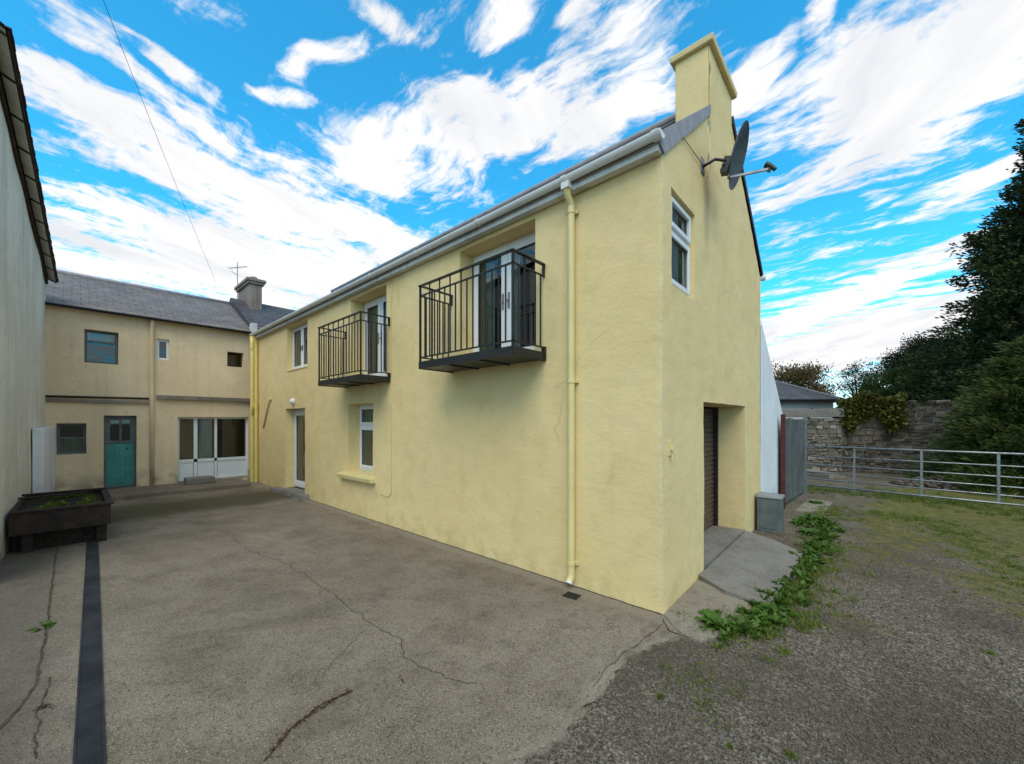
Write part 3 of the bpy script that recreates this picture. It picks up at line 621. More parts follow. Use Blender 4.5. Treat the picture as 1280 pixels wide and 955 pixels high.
# roller shutter in the gable doorway
w = MB()
for i in range(27):
    z0 = .09+i*.07
    if z0 > 1.9: break
    w.hexa([PG(1.15, z0, .45), PG(3.15, z0, .45), PG(3.15, z0, .412), PG(1.15, z0, .412), PG(1.15, z0+.066, .45), PG(3.15, z0+.066, .45), PG(3.15, z0+.066, .432), PG(1.15, z0+.066, .432)])
sh = w.build('roller_shutter', M['shutter'], house)
for c in (3.085, 1.17): b = MB(); fbar(b, PG, c, c+.045, .05, 1.93, .41, .05); b.build('guide_rail', M['iron'], sh)
b = MB(); b.quad(PG(1.1, .0, .47), PG(3.2, 0, .47), PG(3.2, 2.0, .47), PG(1.1, 2.0, .47)); b.build('shutter_backing', M['dark'], sh)

# bulkhead lamp over the front door
b = MB(); b.tube([(-8.70, -.005, 2.19), (-8.70, -.03, 2.19)], .075, 18); lam = b.build('wall_lamp', M['upvc'], house, True, angle=40)
b = MB(); b.tube([(-8.70, -.03, 2.19), (-8.70, -.06, 2.19), (-8.70, -.08, 2.19), (-8.70, -.09, 2.19)], [.068, .06, .04, .012], 18); b.build('lamp_glass', M['lamp'], lam, True, angle=50)
# broken hook plate near the corner on the gable
b = MB(); b.box(.0, .012, .13, .22, 1.40, 1.52); b.box(.01, .05, .155, .175, 1.45, 1.50); b.tube([(.02, .165, 1.41), (.03, .17, 1.36)], .006, 6); b.build('hook_bracket', M['pipe'], house)

# French doors and balconies --------------------------------------
def french(u0, u1, v0, v1, d):
    w = MB(); frame_box(w, PF, u0, u1, v0, v1, d+.06, .055, .07); um = (u0+u1)/2
    sash(w, PF, u0+.05, um-.002, v0+.05, v1-.05, d-.012, .085, .022); sash(w, PF, um+.002, u1-.05, v0+.05, v1-.05, d-.012, .085, .022)
    fbar(w, PF, um-.022, um+.022, v0+.05, v1-.05, d-.036, .012)
    o = w.build('french_door', M['upvc'], house, bevel=.004)
    pane(PF, u0+.13, um-.085, v0+.13, v1-.13, d-.004, o); pane(PF, um+.085, u1-.13, v0+.13, v1-.13, d-.004, o)
    fold(PF, um-.16, um+.16, v0+.06, v1-.06, d+.07, o, 'whitecurtain'); fold(PF, u0+.06, u0+.33, v0+.06, v1-.06, d+.07, o, 'curtain')
    for s in (-1, 1):
        b = MB(); c = um+s*.052; fbar(b, PF, c-.013, c+.013, v0+.66, v0+.86, d-.034, .012); fbar(b, PF, min(c, c-s*.0)-.01, c+.01, v0+.74, v0+.76, d-.046, .03); b.build('handle', M['steel'], o)
    return o
french(-2.73, -1.43, 2.485, 3.99, .255); french(-5.83, -4.58, 2.465, 3.985, .275)
def balcony(x0, x1, yo, zb, zr):
    """x0 far side, x1 near side, yo outward reach, zb slab underside, zr top of rail"""
    p = MB(); zt = zb+.085
    p.box(x0, x1, yo, -.004, zb+.012, zb+.04)
    p.bar((x0, yo, zb+.045), (x1, yo, zb+.045), .012, .09); p.bar((x0, yo, zb+.045), (x0, 0, zb+.045), .012, .088); p.bar((x1, yo, zb+.045), (x1, 0, zb+.045), .012, .088)
    for k in range(1, 3): x = x0+(x1-x0)*k/3; p.bar((x, yo+.01, zb+.008), (x, -.01, zb+.008), .035, .02)
    for x in (x0+.006, x1-.006): p.bar((x, -.02, zb), (x, -.02, zb+.15), .045, .035)
    base = p.build('balcony', M['iron'], house)
    r = MB(); y2 = yo+.012; xa, xb = x0+.012, x1-.012
    for z, w_, h_ in ((zr, .042, .014), (zr-.125, .022, .014), (zt+.06, .022, .014)):
        yb_ = -.012 if z > zt+.2 else -.03
        r.bar((xa, y2, z), (xb, y2, z), w_, h_); 
        for x in (xa, xb): r.bar((x, y2-w_/2, z+.0004), (x, yb_, z+.0004), w_, h_)
    for x in (xa, xb):
        r.bar((x, -.018, zr-.135), (x, -.018, zr+.007), .016, .038, (0, 1, 0))
        r.bar((x, y2, zt), (x, y2, zr), .022, .022, (0, 1, 0))
    rail = r.build('railing', M['iron'], base)
    q = MB(); n = 16
    for i in range(1, n):
        x = xa+(xb-xa)*i/n; q.bar((x, y2, zt+.06), (x, y2, zr-.0 if i % 2 == 0 else zr-.125), .013, .013, (0, 1, 0))
    for x in (xa, xb):
        for i in range(1, 6):
            y = y2+(-.02-y2)*i/5.6; q.bar((x, y, zt+.06), (x, y, zr if i in (2,) else zr-.125), .013 if i != 2 else .026, .013, (0, 1, 0))
    q.build('balusters', M['iron'], rail)
    return base
balcony(-2.885, -1.285, -.535, 2.375, 3.425); balcony(-6.02, -4.455, -.515, 2.355, 3.405)

# door step
b = MB(); b.hexa([(-9.75, -.20, 0), (-7.72, -.17, 0), (-7.78, .22, 0), (-9.6, .22, 0), (-9.72, -.18, .085), (-7.76, -.15, .115), (-7.80, .22, .115), (-9.6, .22, .085)]); st = b.build('door_step', M['slab'], house, bevel=.012)

# ramp slabs by the gable door
def slab(name, top, zs, m, thick=.12):
    b = MB(); n = len(top); T_ = [(p[0], p[1], z) for p, z in zip(top, zs)]; B_ = [(p[0]+.0, p[1], min(z-thick, -.01)) for p, z in zip(top, zs)]
    cx = sum(p[0] for p in top)/n; cy = sum(p[1] for p in top)/n
    b.poly(T_)
    for i in range(n): j = (i+1) % n; b.quad(T_[i], B_[i], B_[j], T_[j])
    return tag(b.build(name, m, bevel=.01), kind='structure')
slab('door_threshold', [(-.45, 1.175), (-.004, 1.19), (-.004, 3.12), (-.45, 3.125)], [.125]*4, M['slab'])
def q(px, py, z): p = gpt(px, py, z); return (p.x, p.y)
ramp_top = [(.012, .98), q(905, 738, .07), q(960, 757, .05), q(985, 722, .045), q(1004, 691, .05), q(968, 675, .085), (.012, 3.12)]
slab('door_ramp', ramp_top, [.085, .075, .05, .045, .05, .085, .118], M['slab'])
slab('corner_apron', [(.012, .0), q(842, 783, .018), q(858, 795, .018), q(876, 801, .018), q(893, 797, .018), q(918, 788, .02), q(938, 776, .022), q(946, 768, .025), q(935, 752, .03), q(905, 741, .035), (.012, .95)], [.02, .018, .018, .018, .018, .02, .022, .025, .03, .04, .045], M['pale'], .06)

# ------------------------------------------------------------------ satellite dish on the gable
sd = empty('satellite_dish', (0, 1.12, 4.50), 'weathered charcoal satellite dish on a bent arm high on the yellow gable', 'satellite dish')
b = MB(); b.box(0, .008, -.05, .05, -.09, .07); b.build('wall_plate', M['steel'], sd)
b = MB(); b.tube([(.0, 0, -.02), (.06, .04, .02), (.11, .07, .05), (.17, .10, .03), (.215, .12, .0)], .016, 10); b.build('mount_arm', M['iron'], sd, True)
axis_d = Vector((.95, .12, -.28)).normalized()         # the way the dish looks
dc_ = Vector((.27, .16, .05))
def dish_mesh():
    b = MB(); up = (Vector((0, 0, 1))-axis_d*axis_d.z).normalized(); sd_ = axis_d.cross(up); nr, ns = 7, 32; ru, rs = .315, .285
    for side, off in ((0, 0), (1, -.008)):
        base = len(b.v)
        for i in range(nr+1):
            t = i/nr
            for k in range(ns):
                a = 2*math.pi*k/ns; b.v.append(tuple(dc_+up*(ru*t*math.sin(a))+sd_*(rs*t*math.cos(a))+axis_d*(.055*t*t+off)))
        for i in range(nr):
            for k in range(ns):
                q_ = (base+i*ns+k, base+i*ns+(k+1) % ns, base+(i+1)*ns+(k+1) % ns, base+(i+1)*ns+k); b.f.append(q_ if side else q_[::-1])
    m0 = nr*ns; m1 = (nr+1)*ns+nr*ns
    for k in range(ns): b.f.append((m0+k, m0+(k+1) % ns, m1+(k+1) % ns, m1+k))
    return b, up, sd_
b, dup_, dsd = dish_mesh(); b.build('reflector', M['dish'], sd, True, angle=50)
b = MB(); bk = dc_-axis_d*.012-dup_*.10
b.hexa([tuple(bk+dsd*s*.05+dup_*u+axis_d*a) for u in (-.07, .09) for (s, a) in ((-1, -.07), (1, -.07), (1, .0), (-1, .0))])
b.bar(bk-axis_d*.06, Vector((.215, .12, .0)), .04, .05); b.tube([bk-axis_d*.05-dsd*.08, bk-axis_d*.05+dsd*.08], .012, 8); b.tube([bk-axis_d*.07-dup_*.05-dsd*.09, bk-axis_d*.07-dup_*.05+dsd*.06], .006, 6); b.tube([bk-axis_d*.07+dup_*.04-dsd*.09, bk-axis_d*.07+dup_*.04+dsd*.06], .006, 6)
b.build('dish_bracket', M['dish'], sd)
foot = dc_-dup_*.215+axis_d*.03; lnb = foot+Vector((.33, .17, .035))
b = MB(); b.bar(foot-axis_d*.03, lnb, .022, .022); b.build('feed_arm', M['steel'], sd)
b = MB(); b.tube([lnb+dup_*.045-axis_d*.05, lnb+dup_*.035-axis_d*.02, lnb+dup_*.02+axis_d*.015, lnb-dup_*.01+axis_d*.055], [.034, .03, .022, .02], 14); b.bar(lnb-dup_*.03, lnb+dup_*.03, .03, .03); b.build('receiver', M['iron'], sd, True, angle=40)
b = MB(); b.tube([(.014, -1.06, -.33), (.014, -.90, -.19), (.014, -.75, -.055), (.014, -.71, -.05), (.014, -.40, -.035), (.014, -.02, -.02), (.014, .02, -.08), (.012, .015, -.12)], .004, 6); b.build('dish_cable', M['cable'], sd, True)

# ------------------------------------------------------------------ tall grey building on the left
lb = empty('outbuilding', (-6.5, -4.1, 0), 'tall streaky grey rendered outbuilding with an overhanging tiled eave at the left edge', 'building')
W0, W1 = Vector((-5.3, -4.092, 0)), Vector((-12.3, -3.888, 0))
def lwall(t): return W0.lerp(W1, t)
def ez(t): p = lwall(t); return 5.63+(4.86-5.63)*((-6.40-p.x)/5.8)
L0 = -Vector(lb.location)
b = MB(); n = 60; m_ = 30
for i in range(n):
    for j in range(m_):
        P_ = []
        for (a, c) in ((i, j), (i+1, j), (i+1, j+1), (i, j+1)):
            p = lwall(a/n); z = ez(a/n)*c/m_; v = Vector((p.x, p.y, z)); v += Vector((0, 1, 0))*mnoise.noise(v*.9)*.018; P_.append(v)
        b.quad(*P_[::-1])
b.quad((W0.x, W0.y-5, 0), W0, (W0.x, W0.y, ez(0)), (W0.x, W0.y-5, ez(0)))
b.quad(W1, (W1.x, W1.y-5, 0), (W1.x, W1.y-5, ez(1)), (W1.x, W1.y, ez(1)))
b.quad((W1.x, W1.y-5, 0), (W0.x, W0.y-5, 0), (W0.x, W0.y-5, ez(0)), (W1.x, W1.y-5, ez(1)))
o = b.build('wall', M['grey_wall'], lb); o.location = L0
OV = .17
def eave_pt(t, out, up): p = lwall(t); return Vector((p.x, p.y+out, ez(t)+up))
b = MB()
RS = .62
b.quad(eave_pt(0, OV, .03), eave_pt(1.0, OV, .03), eave_pt(1, -2.6, .03+RS*2.77), eave_pt(0, -2.6, .03+RS*2.77), [(0, 0), (7, 0), (7, 3.2), (0, 3.2)])
b.quad(eave_pt(0, -2.6, .03+RS*2.77), eave_pt(1, -2.6, .03+RS*2.77), eave_pt(1, -5.2, .03), eave_pt(0, -5.2, .03), [(0, 3.2), (7, 3.2), (7, 0), (0, 0)])
b.quad(eave_pt(0, OV, -.0), eave_pt(0, OV, .03), eave_pt(1, OV, .03), eave_pt(1, OV, -.0), [(0, 0)]*4)
b.quad(eave_pt(0, OV, 0), eave_pt(1, OV, 0), eave_pt(1, 0, .09), eave_pt(0, 0, .09), [(0, 0)]*4)
for t in (0, 1): b.poly([eave_pt(t, 0, 0), eave_pt(t, -2.6, RS*2.77), eave_pt(t, -5.0, 0)])
lroof = b.build('roof', M['redslate'], lb); lroof.location = L0
b = MB(); b.quad(eave_pt(0, OV-.02, -.004), eave_pt(1, OV-.02, -.004), eave_pt(1, .045, .05), eave_pt(0, .045, .05)); b.build('soffit', M['soffit'], lroof)
for k in range(11):
    t = .01+k*.098; b = MB(); b.bar(eave_pt(t, OV-.02, -.012), eave_pt(t, .0, .055), .022, .018); b.build('rafter', M['timber'], lroof)
b = MB(); b.bar(eave_pt(0, .018, -.02), eave_pt(1, .018, -.02), .035, .08); b.build('wall_plate', M['timber'], lroof)
b = MB()
n = 70
for k in range(n):
    t = k/n; jj = random.uniform(-.005, .005); p = eave_pt(t+.5/n, OV+.015+jj, .035+random.uniform(-.008, .008)); b.bar(eave_pt(t, OV+.0+jj, .035), eave_pt(t+.98/n, OV+.0+jj, .037), .05, .014)
b.build('eave_slates', M['redslate'], lroof)

# white rendered plinth wall against it
wp = MB(); A = lwall(.60)+Vector((0, .015, 0)); B = lwall(.985)+Vector((0, .015, 0)); th = Vector((0, .13, 0))
wp.hexa([A, A+th, B+th, B, A+Vector((0, 0, 1.6)), A+th+Vector((0, 0, 1.6)), B+th+Vector((0, 0, 1.6)), B+Vector((0, 0, 1.6))])
tag(wp.build('low_wall', M['white_wall'], bevel=.012), 'low plain white painted wall against the foot of the tall grey building', 'wall')

# ------------------------------------------------------------------ house at the end of the yard
XB = -12.2
bh = empty('back_house', (XB, -2, 0), 'cream rendered two storey house with a teal half door and purple grey slate roof', 'house')
O = Vector((-XB, 2, 0))
def bput(mb, name, m, parent=bh, **kw):
    o = mb.build(name, m, parent, **kw)
    if parent is bh: o.location = O
    return o
PB = lambda u, v, d: (XB-d, u, v)
save = wallmb; wallmb = MB()
BO = [(-3.31, -2.74, 3.10, 3.88, .12), (-2.04, -1.80, 3.32, 3.85, .08), (-.55, -.16, 3.30, 3.72, .15), (-3.73, -3.27, .97, 1.68, .12), (-2.99, -2.42, .10, 1.87, .14), (-1.63, -.02, .12, 1.85, .12)]
wall_panel(-4.05, .02, 0, 4.42, BO, PB, False, .2)
wallmb.quad(PB(-4.05, 0, 0), PB(-4.05, 4.42, 0), PB(-4.05, 4.42, 4), PB(-4.05, 0, 4)); wallmb.quad(PB(.02, 0, 0), PB(.02, 0, 4), PB(.02, 4.42, 4), PB(.02, 4.42, 0))
bput(wallmb, 'wall', M['back_wall'], smooth=False)
b = MB(); b.quad(PB(-4, .02, .5), PB(0, .02, .5), PB(0, 4.3, .5), PB(-4, 4.3, .5)); bput(b, 'interior', M['dark'])
b = MB(); zb0, zb1 = 4.40, 5.68; y0, y1 = -4.3, .05
b.quad((XB+.14, y0, zb0-.06), (XB+.14, y1, zb0-.06), (XB-2.4, y1, zb1), (XB-2.4, y0, zb1), [(y0, 0), (y1, 0), (y1, 2.9), (y0, 2.9)])
b.quad((XB-2.4, y0, zb1), (XB-2.4, y1, zb1), (XB-4.9, y1, zb0-.06), (XB-4.9, y0, zb0-.06), [(y0, 2.9), (y1, 2.9), (y1, 0), (y0, 0)])
b.quad((XB+.14, y0, zb0-.12), (XB+.14, y1, zb0-.12), (XB+.14, y1, zb0-.06), (XB+.14, y0, zb0-.06), [(0, 0)]*4)
b.quad((XB+.14, y0, zb0-.12), (XB-.1, y0, zb0-.0), (XB-.1, y1, zb0-.0), (XB+.14, y1, zb0-.12), [(0, 0)]*4)
for y in (y0, y1): b.poly([(XB+.14, y, zb0-.06), (XB-2.4, y, zb1), (XB-4.9, y, zb0-.06)])
brf = bput(b, 'roof', M['backslate'])
b = MB(); b.tube([(XB-2.4, y0, zb1+.0), (XB-2.4, y1, zb1+.0)], .07, 8); b.build('ridge_tile', M['verge'], brf, True)
b = MB(); half_gutter(b, -4.2, -.02, 0, 0, .055); o = b.build('gutter', M['iron'], bh, True); o.rotation_euler = (0, 0, R(90)); o.location = O+Vector((XB+.17, 0, 4.33))
def bwin(u0, u1, v0, v1, d, fm='upvc', bars=()):
    w = MB(); frame_box(w, PB, u0, u1, v0, v1, d+.05, .05, .06)
    for (a0, a1, c0, c1) in bars: fbar(w, PB, a0, a1, c0, c1, d+.047, .055)
    o = bput(w, 'window', M[fm]); p = pane(PB, u0+.04, u1-.04, v0+.04, v1-.04, d+.02, o); return o
wo = bwin(*BO[0], fm='sheet', bars=[(-3.26, -2.79, 3.60, 3.64)]); fold(PB, -3.25, -2.8, 3.62, 3.85, .25, wo, 'whitecurtain')
bwin(*BO[1], fm='upvc'); bwin(*BO[2], fm='timber'); wo = bwin(*BO[3], fm='sheet', bars=[(-3.68, -3.32, 1.32, 1.36)]); fold(PB, -3.70, -3.30, 1.0, 1.34, .25, wo, 'curtain')
wo = bwin(*BO[5], fm='upvc', bars=[(-1.28, -1.20, .17, 1.80), (-.82, -.76, .17, 1.80), (-1.58, -.07, .62, .70)])
for (a0, a1) in ((-1.58, -1.29), (-1.19, -.83), (-.75, -.07)): b = MB(); fbar(b, PB, a0, a1, .17, .62, .15, .02); b.build('door_panel', M['upvc'], wo)
fold(PB, -1.15, -.85, .7, 1.8, .27, wo, 'whitecurtain')
w = MB(); frame_box(w, PB, -2.99, -2.42, .10, 1.87, .19, .05, .07); dr = bput(w, 'half_door', M['sheet'])
b = MB(); fbar(b, PB, -2.94, -2.47, .13, 1.18, .17, .04)
for k in range(5): u = -2.90+k*.095; fbar(b, PB, u, u+.085, .20, 1.10, .133, .010)
b.build('lower_leaf', M['teal'], dr, bevel=.003)
w = MB(); frame_box(w, PB, -2.94, -2.47, 1.19, 1.82, .16, .06, .04); fbar(w, PB, -2.72, -2.68, 1.25, 1.76, .157, .035); b2 = w.build('upper_leaf', M['sheet'], dr); pane(PB, -2.88, -2.53, 1.25, 1.76, .15, dr)
b = MB(); b.tube([PB(-2.58, 1.05, .12), PB(-2.58, 1.05, .09)], .02, 8); b.build('handle', M['iron'], dr)
b = MB(); fbar(b, PB, -3.95, -2.20, 2.16, 2.23, 0, .05); bput(b, 'string_course', M['chim'])
b = MB(); fbar(b, PB, -2.05, 0.0, 2.30, 2.40, 0, .09); bput(b, 'string_course', M['chim'])
b = MB(); b.tube([PB(-2.14, 4.32, -.12), PB(-2.14, 4.15, -.05), PB(-2.14, 2.4, -.05), PB(-2.14, .15, -.05)], .045, 10); bput(b, 'downpipe', M['back_wall'], smooth=True)
b = MB(); b.tube([PB(-3.9, 2.28, -.04), PB(-2.2, 2.30, -.04)], .025, 8); bput(b, 'waste_pipe', M['cable'], smooth=True)
wallmb = save
# small concrete steps / trough in front of it
b = MB(); b.box(XB+.25, XB+.65, -1.55, -.95, .10, .26); tag(b.build('trough', M['slab'], bevel=.02), 'low grey concrete trough in front of the wide white glazed doors', 'trough')

# faded pink neighbour behind the far end of the yellow house
pk = empty('pink_house', (XB, 2, 0), 'faded pink house behind the yellow house, dark slate roof with chimney', 'house'); O2 = Vector((-XB, -2, 0))
b = MB(); b.box(XB-4, XB-.02, .03, 5.5, 0, 4.55); o = b.build('wall', M['pink_wall'], pk); o.location = O2
b = MB(); y0, y1 = .06, 5.6; e0, e1 = 4.45, 5.9
b.quad((XB+.12, y0, e0), (XB+.12, y1, e0), (XB-2.4, y1, e1), (XB-2.4, y0, e1), [(y0, 0), (y1, 0), (y1, 2.95), (y0, 2.95)])
b.quad((XB-2.4, y0, e1), (XB-2.4, y1, e1), (XB-4.9, y1, e0), (XB-4.9, y0, e0), [(y0, 2.95), (y1, 2.95), (y1, 0), (y0, 0)])
for y in (y0, y1): b.poly([(XB+.12, y, e0), (XB-2.4, y, e1), (XB-4.9, y, e0)])
prf = b.build('roof', M['slate'], pk); prf.location = O2
b = MB(); b.box(XB-.10, XB+.13, .02, .17, 4.30, 4.62); b.build('kneeler', M['fascia'], prf, bevel=.01)
b = MB(); b.box(XB-3.1, XB-1.7, .44, .80, 4.9, 6.32); pc = b.build('chimney', M['chim'], pk, bevel=.02); pc.location = O2
b = MB(); b.box(XB-3.16, XB-1.64, .38, .86, 6.32, 6.40); b.box(XB-3.2, XB-1.6, .34, .90, 6.40, 6.50); b.build('chimney_cap', M['chim'], pc, bevel=.015)
b = MB(); b.tube([(XB-1.95, .62, 6.48), (XB-1.95, .62, 6.62)], [.12, .10], 12); b.build('chimney_pot', M['chim'], pc, True, angle=40)
b = MB(); b.box(XB-.025, XB+.0, .05, .4, 2.55, 2.62); b.box(XB-.02, XB+.03, .05, .4, 2.28, 2.38); o = b.build('string_course', M['timber'], pk); o.location = O2
# aerial on that chimney
ta = empty('television_aerial', (XB-3.0, .40, 6.0), 'thin metal television aerial standing beside the old brown chimney stack', 'aerial')
b = MB(); b.tube([(0, 0, 0), (0, 0, 1.35)], .014, 6); b.build('mast', M['steel'], ta)
b = MB(); b.bar((-.25, -.2, 1.15), (.25, .22, 1.2), .016, .016)
for k in range(5): c = Vector((-.22+k*.11, -.18+k*.095, 1.155+k*.01)); b.bar(c+Vector((.09, -.11, 0)), c-Vector((.09, -.11, 0)), .008, .008)
b.bar((0, 0, .9), (.1, -.2, .95), .012, .012); b.build('aerial_array', M['steel'], ta)
# overhead cable
b = MB(); E0, E1 = wpt(270, 13.2, 1.7+(528-353)/494*13.2), wpt(124, 5.4, 1.7+(528+25)/494*5.4); far = E1+(E1-E0)*.5
b.tube([E0.lerp(far, k/24)+Vector((0, 0, -.5*math.sin(math.pi*k/24)*.3)) for k in range(25)], .0035, 6)
tag(b.build('overhead_cable', M['cable'], None, True), 'single thin overhead cable crossing the sky above the left hand roofs', 'cable')

# ------------------------------------------------------------------ planter
pt = empty('planter', (-7.2, -3.5, .012), 'large dark timber raised planter with low green plants beside the grey wall', 'planter')
px0, px1, py0, py1 = -1.35, .50, -.52, .39
b = MB(); z0, z1 = .24, .53
b.box(px1-.05, px1, py0, py1, z0, z1); b.box(px0, px0+.05, py0, py1, z0, z1); b.box(px0+.05, px1-.05, py1-.05, py1, z0, z1); b.box(px0+.05, px1-.05, py0, py0+.05, z0, z1)
b.box(px0+.02, px1-.02, py0+.02, py1-.02, .25, .28)
b.box(px1-.07, px1+.025, py0, py1+.03, .525, .55); b.box(px0, px0+.08, py0, py1+.03, .525, .55); b.box(px0+.08, px1-.07, py1-.05, py1+.03, .526, .551)
b.build('planter_box', M['timber'], pt, bevel=.006)
for x in (px1-.14, px0+.05):
    for y in (py0+.1, py1-.14): b = MB(); b.box(x, x+.10, y, y+.10, 0, .25); b.build('planter_foot', M['soil'], pt)  # feet coloured black to merge with the shade painted under the box
b = MB(); b.box(px1-.20, px1-.16, py0+.02, py1-.10, 0, .25); b.box(px0+.1, px1-.262, py1-.14, py1-.10, 0, .25); b.build('shade_board', M['soil'], pt)  # dark boards added to stand for the black shade beneath the planter
for (c0, c1) in ((-.16, -.10), (.12, .17)): b = MB(); b.box(px1-.02, px1+.012, c0, c1, .275, .52); b.build('batten', M['timber'], pt)
b = MB(); b.box(px0+.05, px1-.05, py0+.05, py1-.05, .28, .47); b.build('soil', M['soil'], pt)
b = MB(); b.bar((px0+.3, py0, .575), (px0+.3, py1, .575), .07, .025); b.build('cross_plank', M['timber'], pt)
b = MB(); b.bar((px0+.65, py0, .57), (px0+.65, py1-.2, .575), .06, .025); b.build('cross_plank', M['timber'], pt)

# ------------------------------------------------------------------ leaves, grass and gravel
def leaf_quads(c, d, n, L_, W, curl=0.15):
    """c centres, d direction, n side hint -> folded leaf: 2 quads with a drooping tip; returns verts, faces"""
    k = len(c); d = d/np.linalg.norm(d, axis=1, keepdims=True); s = np.cross(d, n); s /= (np.linalg.norm(s, axis=1, keepdims=True)+1e-9); u = np.cross(s, d)
    L_ = np.broadcast_to(L_, (k,))[:, None]; W = np.broadcast_to(W, (k,))[:, None]
    b0 = c; m = c+d*L_*.5+u*L_*curl*.5; t = c+d*L_-u*L_*curl*.2
    V = np.stack([b0, m-s*W/2, t, m+s*W/2], 1).reshape(-1, 3); F = np.arange(4*k).reshape(-1, 4); return V, F
def rdir(k, up=0.0):
    v = rng.normal(size=(k, 3)); v[:, 2] += up; return v/np.linalg.norm(v, axis=1, keepdims=True)
def merge(parts):
    V = []; F = []; o = 0
    for v, f in parts: V.append(v); F.append(f+o); o += len(v)
    return np.concatenate(V), np.concatenate(F)
def limb_mesh(name, paths, parent):
    b = MB()
    for pts, r0, r1 in paths: n = len(pts); b.tube(pts, [r0+(r1-r0)*i/(n-1) for i in range(n)], 8)
    return b.build(name, M['bark'], parent, True)
def broad_tree(name, base, h, cr, leafm, label, cat, group=None, leaf=.12, clumps=70, per=160, trunk_h=.35, seed=1, squash=.8):
    r = np.random.default_rng(seed); root = empty(name, base, label, cat, group)
    centre = np.array([0, 0, h-cr*squash]); paths = []
    tt = h*trunk_h; paths.append(([(0, 0, 0), (.05*h*.1, 0, tt*.5), (0, .03, tt)], cr*.09, cr*.06))
    cl = []
    for i in range(clumps):
        v = r.normal(size=3); v /= np.linalg.norm(v); rad = r.uniform(.35, 1)**.6; p = centre+v*np.array([cr, cr, cr*squash])*rad
        if p[2] < tt*.7: continue
        cl.append(p)
    for p in cl[:22]: q_ = Vector(p)*.98; mid = Vector((q_.x*.4, q_.y*.4, tt+(q_.z-tt)*.55)); paths.append(([(0, 0, tt*.95), mid, q_], cr*.045, cr*.008))
    limb_mesh('trunk', paths, root)
    parts = []
    for p in cl:
        sz = cr*r.uniform(.2, .36); k = int(per*r.uniform(.6, 1.2)); o_ = r.normal(size=(k, 3))*sz*np.array([.45, .45, .34]); dd_ = o_/(np.linalg.norm(o_, axis=1, keepdims=True)+1e-6)+r.normal(size=(k, 3))*.6
        parts.append(leaf_quads(p+o_, dd_, r.normal(size=(k, 3)), leaf*r.uniform(.7, 1.3, k), leaf*.55*r.uniform(.7, 1.2, k)))
    V, F = merge(parts); np_mesh('crown', V, F, M[leafm], root); return root
def conifer(name, base, h, rb, label, leafm='conif', clumps=1100, per=95, seed=3, bl=.30, z0=.0, power=.75, flat=.6, bw=.055, sprig=.42):
    r = np.random.default_rng(seed); root = empty(name, base, label, 'tree')
    paths = [([(0, 0, 0), (.1, 0, h*.4), (0, 0, h*.95)], rb*.10, .03)]; parts = []
    for i in range(clumps):
        t = r.uniform(0, 1)**1.15; z = z0+t*(h-z0); a = r.uniform(0, 2*math.pi)
        prof = rb*(1-t)**power*(1+.09*math.sin(3*a+z*1.3)+.07*math.sin(7*a-z*2.1)); rad = prof*r.uniform(.80, 1.03)
        c = np.array([rad*math.cos(a), rad*math.sin(a), z]); out = np.array([math.cos(a), math.sin(a), r.uniform(.1, .75)]); out /= np.linalg.norm(out)
        sz = sprig*r.uniform(.7, 1.35)*(0.6+.4*(1-t)); k = int(per*r.uniform(.7, 1.2))
        along = r.uniform(-.6, 1, k)[:, None]; o_ = out*along*sz*1.1+np.clip(r.normal(size=(k, 3)), -1.5, 1.5)*sz*.42*(1.1-.5*along)*np.array([1, 1, flat]); dd_ = out*1.0+o_/(sz)*.7+r.normal(size=(k, 3))*.35
        parts.append(leaf_quads(c+o_, dd_, r.normal(size=(k, 3)), bl*r.uniform(.5, 1.1, k), bw*r.uniform(.7, 1.3, k)))
        if i % 9 == 0: paths.append(([(0, 0, max(.2, z-rad*.25)), tuple(c*np.array([.5, .5, 1])-np.array([0, 0, .1])), tuple(c)], .05, .012))
    # dense inner foliage keeps the crown from being see-through
    k = 50000; t = r.uniform(0, 1, k)**1.15; a = r.uniform(0, 2*math.pi, k); rad = rb*(1-t)**power*np.sqrt(r.uniform(.15, .78, k)); c = np.stack([rad*np.cos(a), rad*np.sin(a), z0+t*(h-z0)], 1)
    parts.append(leaf_quads(c, r.normal(size=(k, 3)), r.normal(size=(k, 3)), .38, .2))
    limb_mesh('trunk', paths, root); V, F = merge(parts); np_mesh('crown', V, F, M[leafm], root); return root

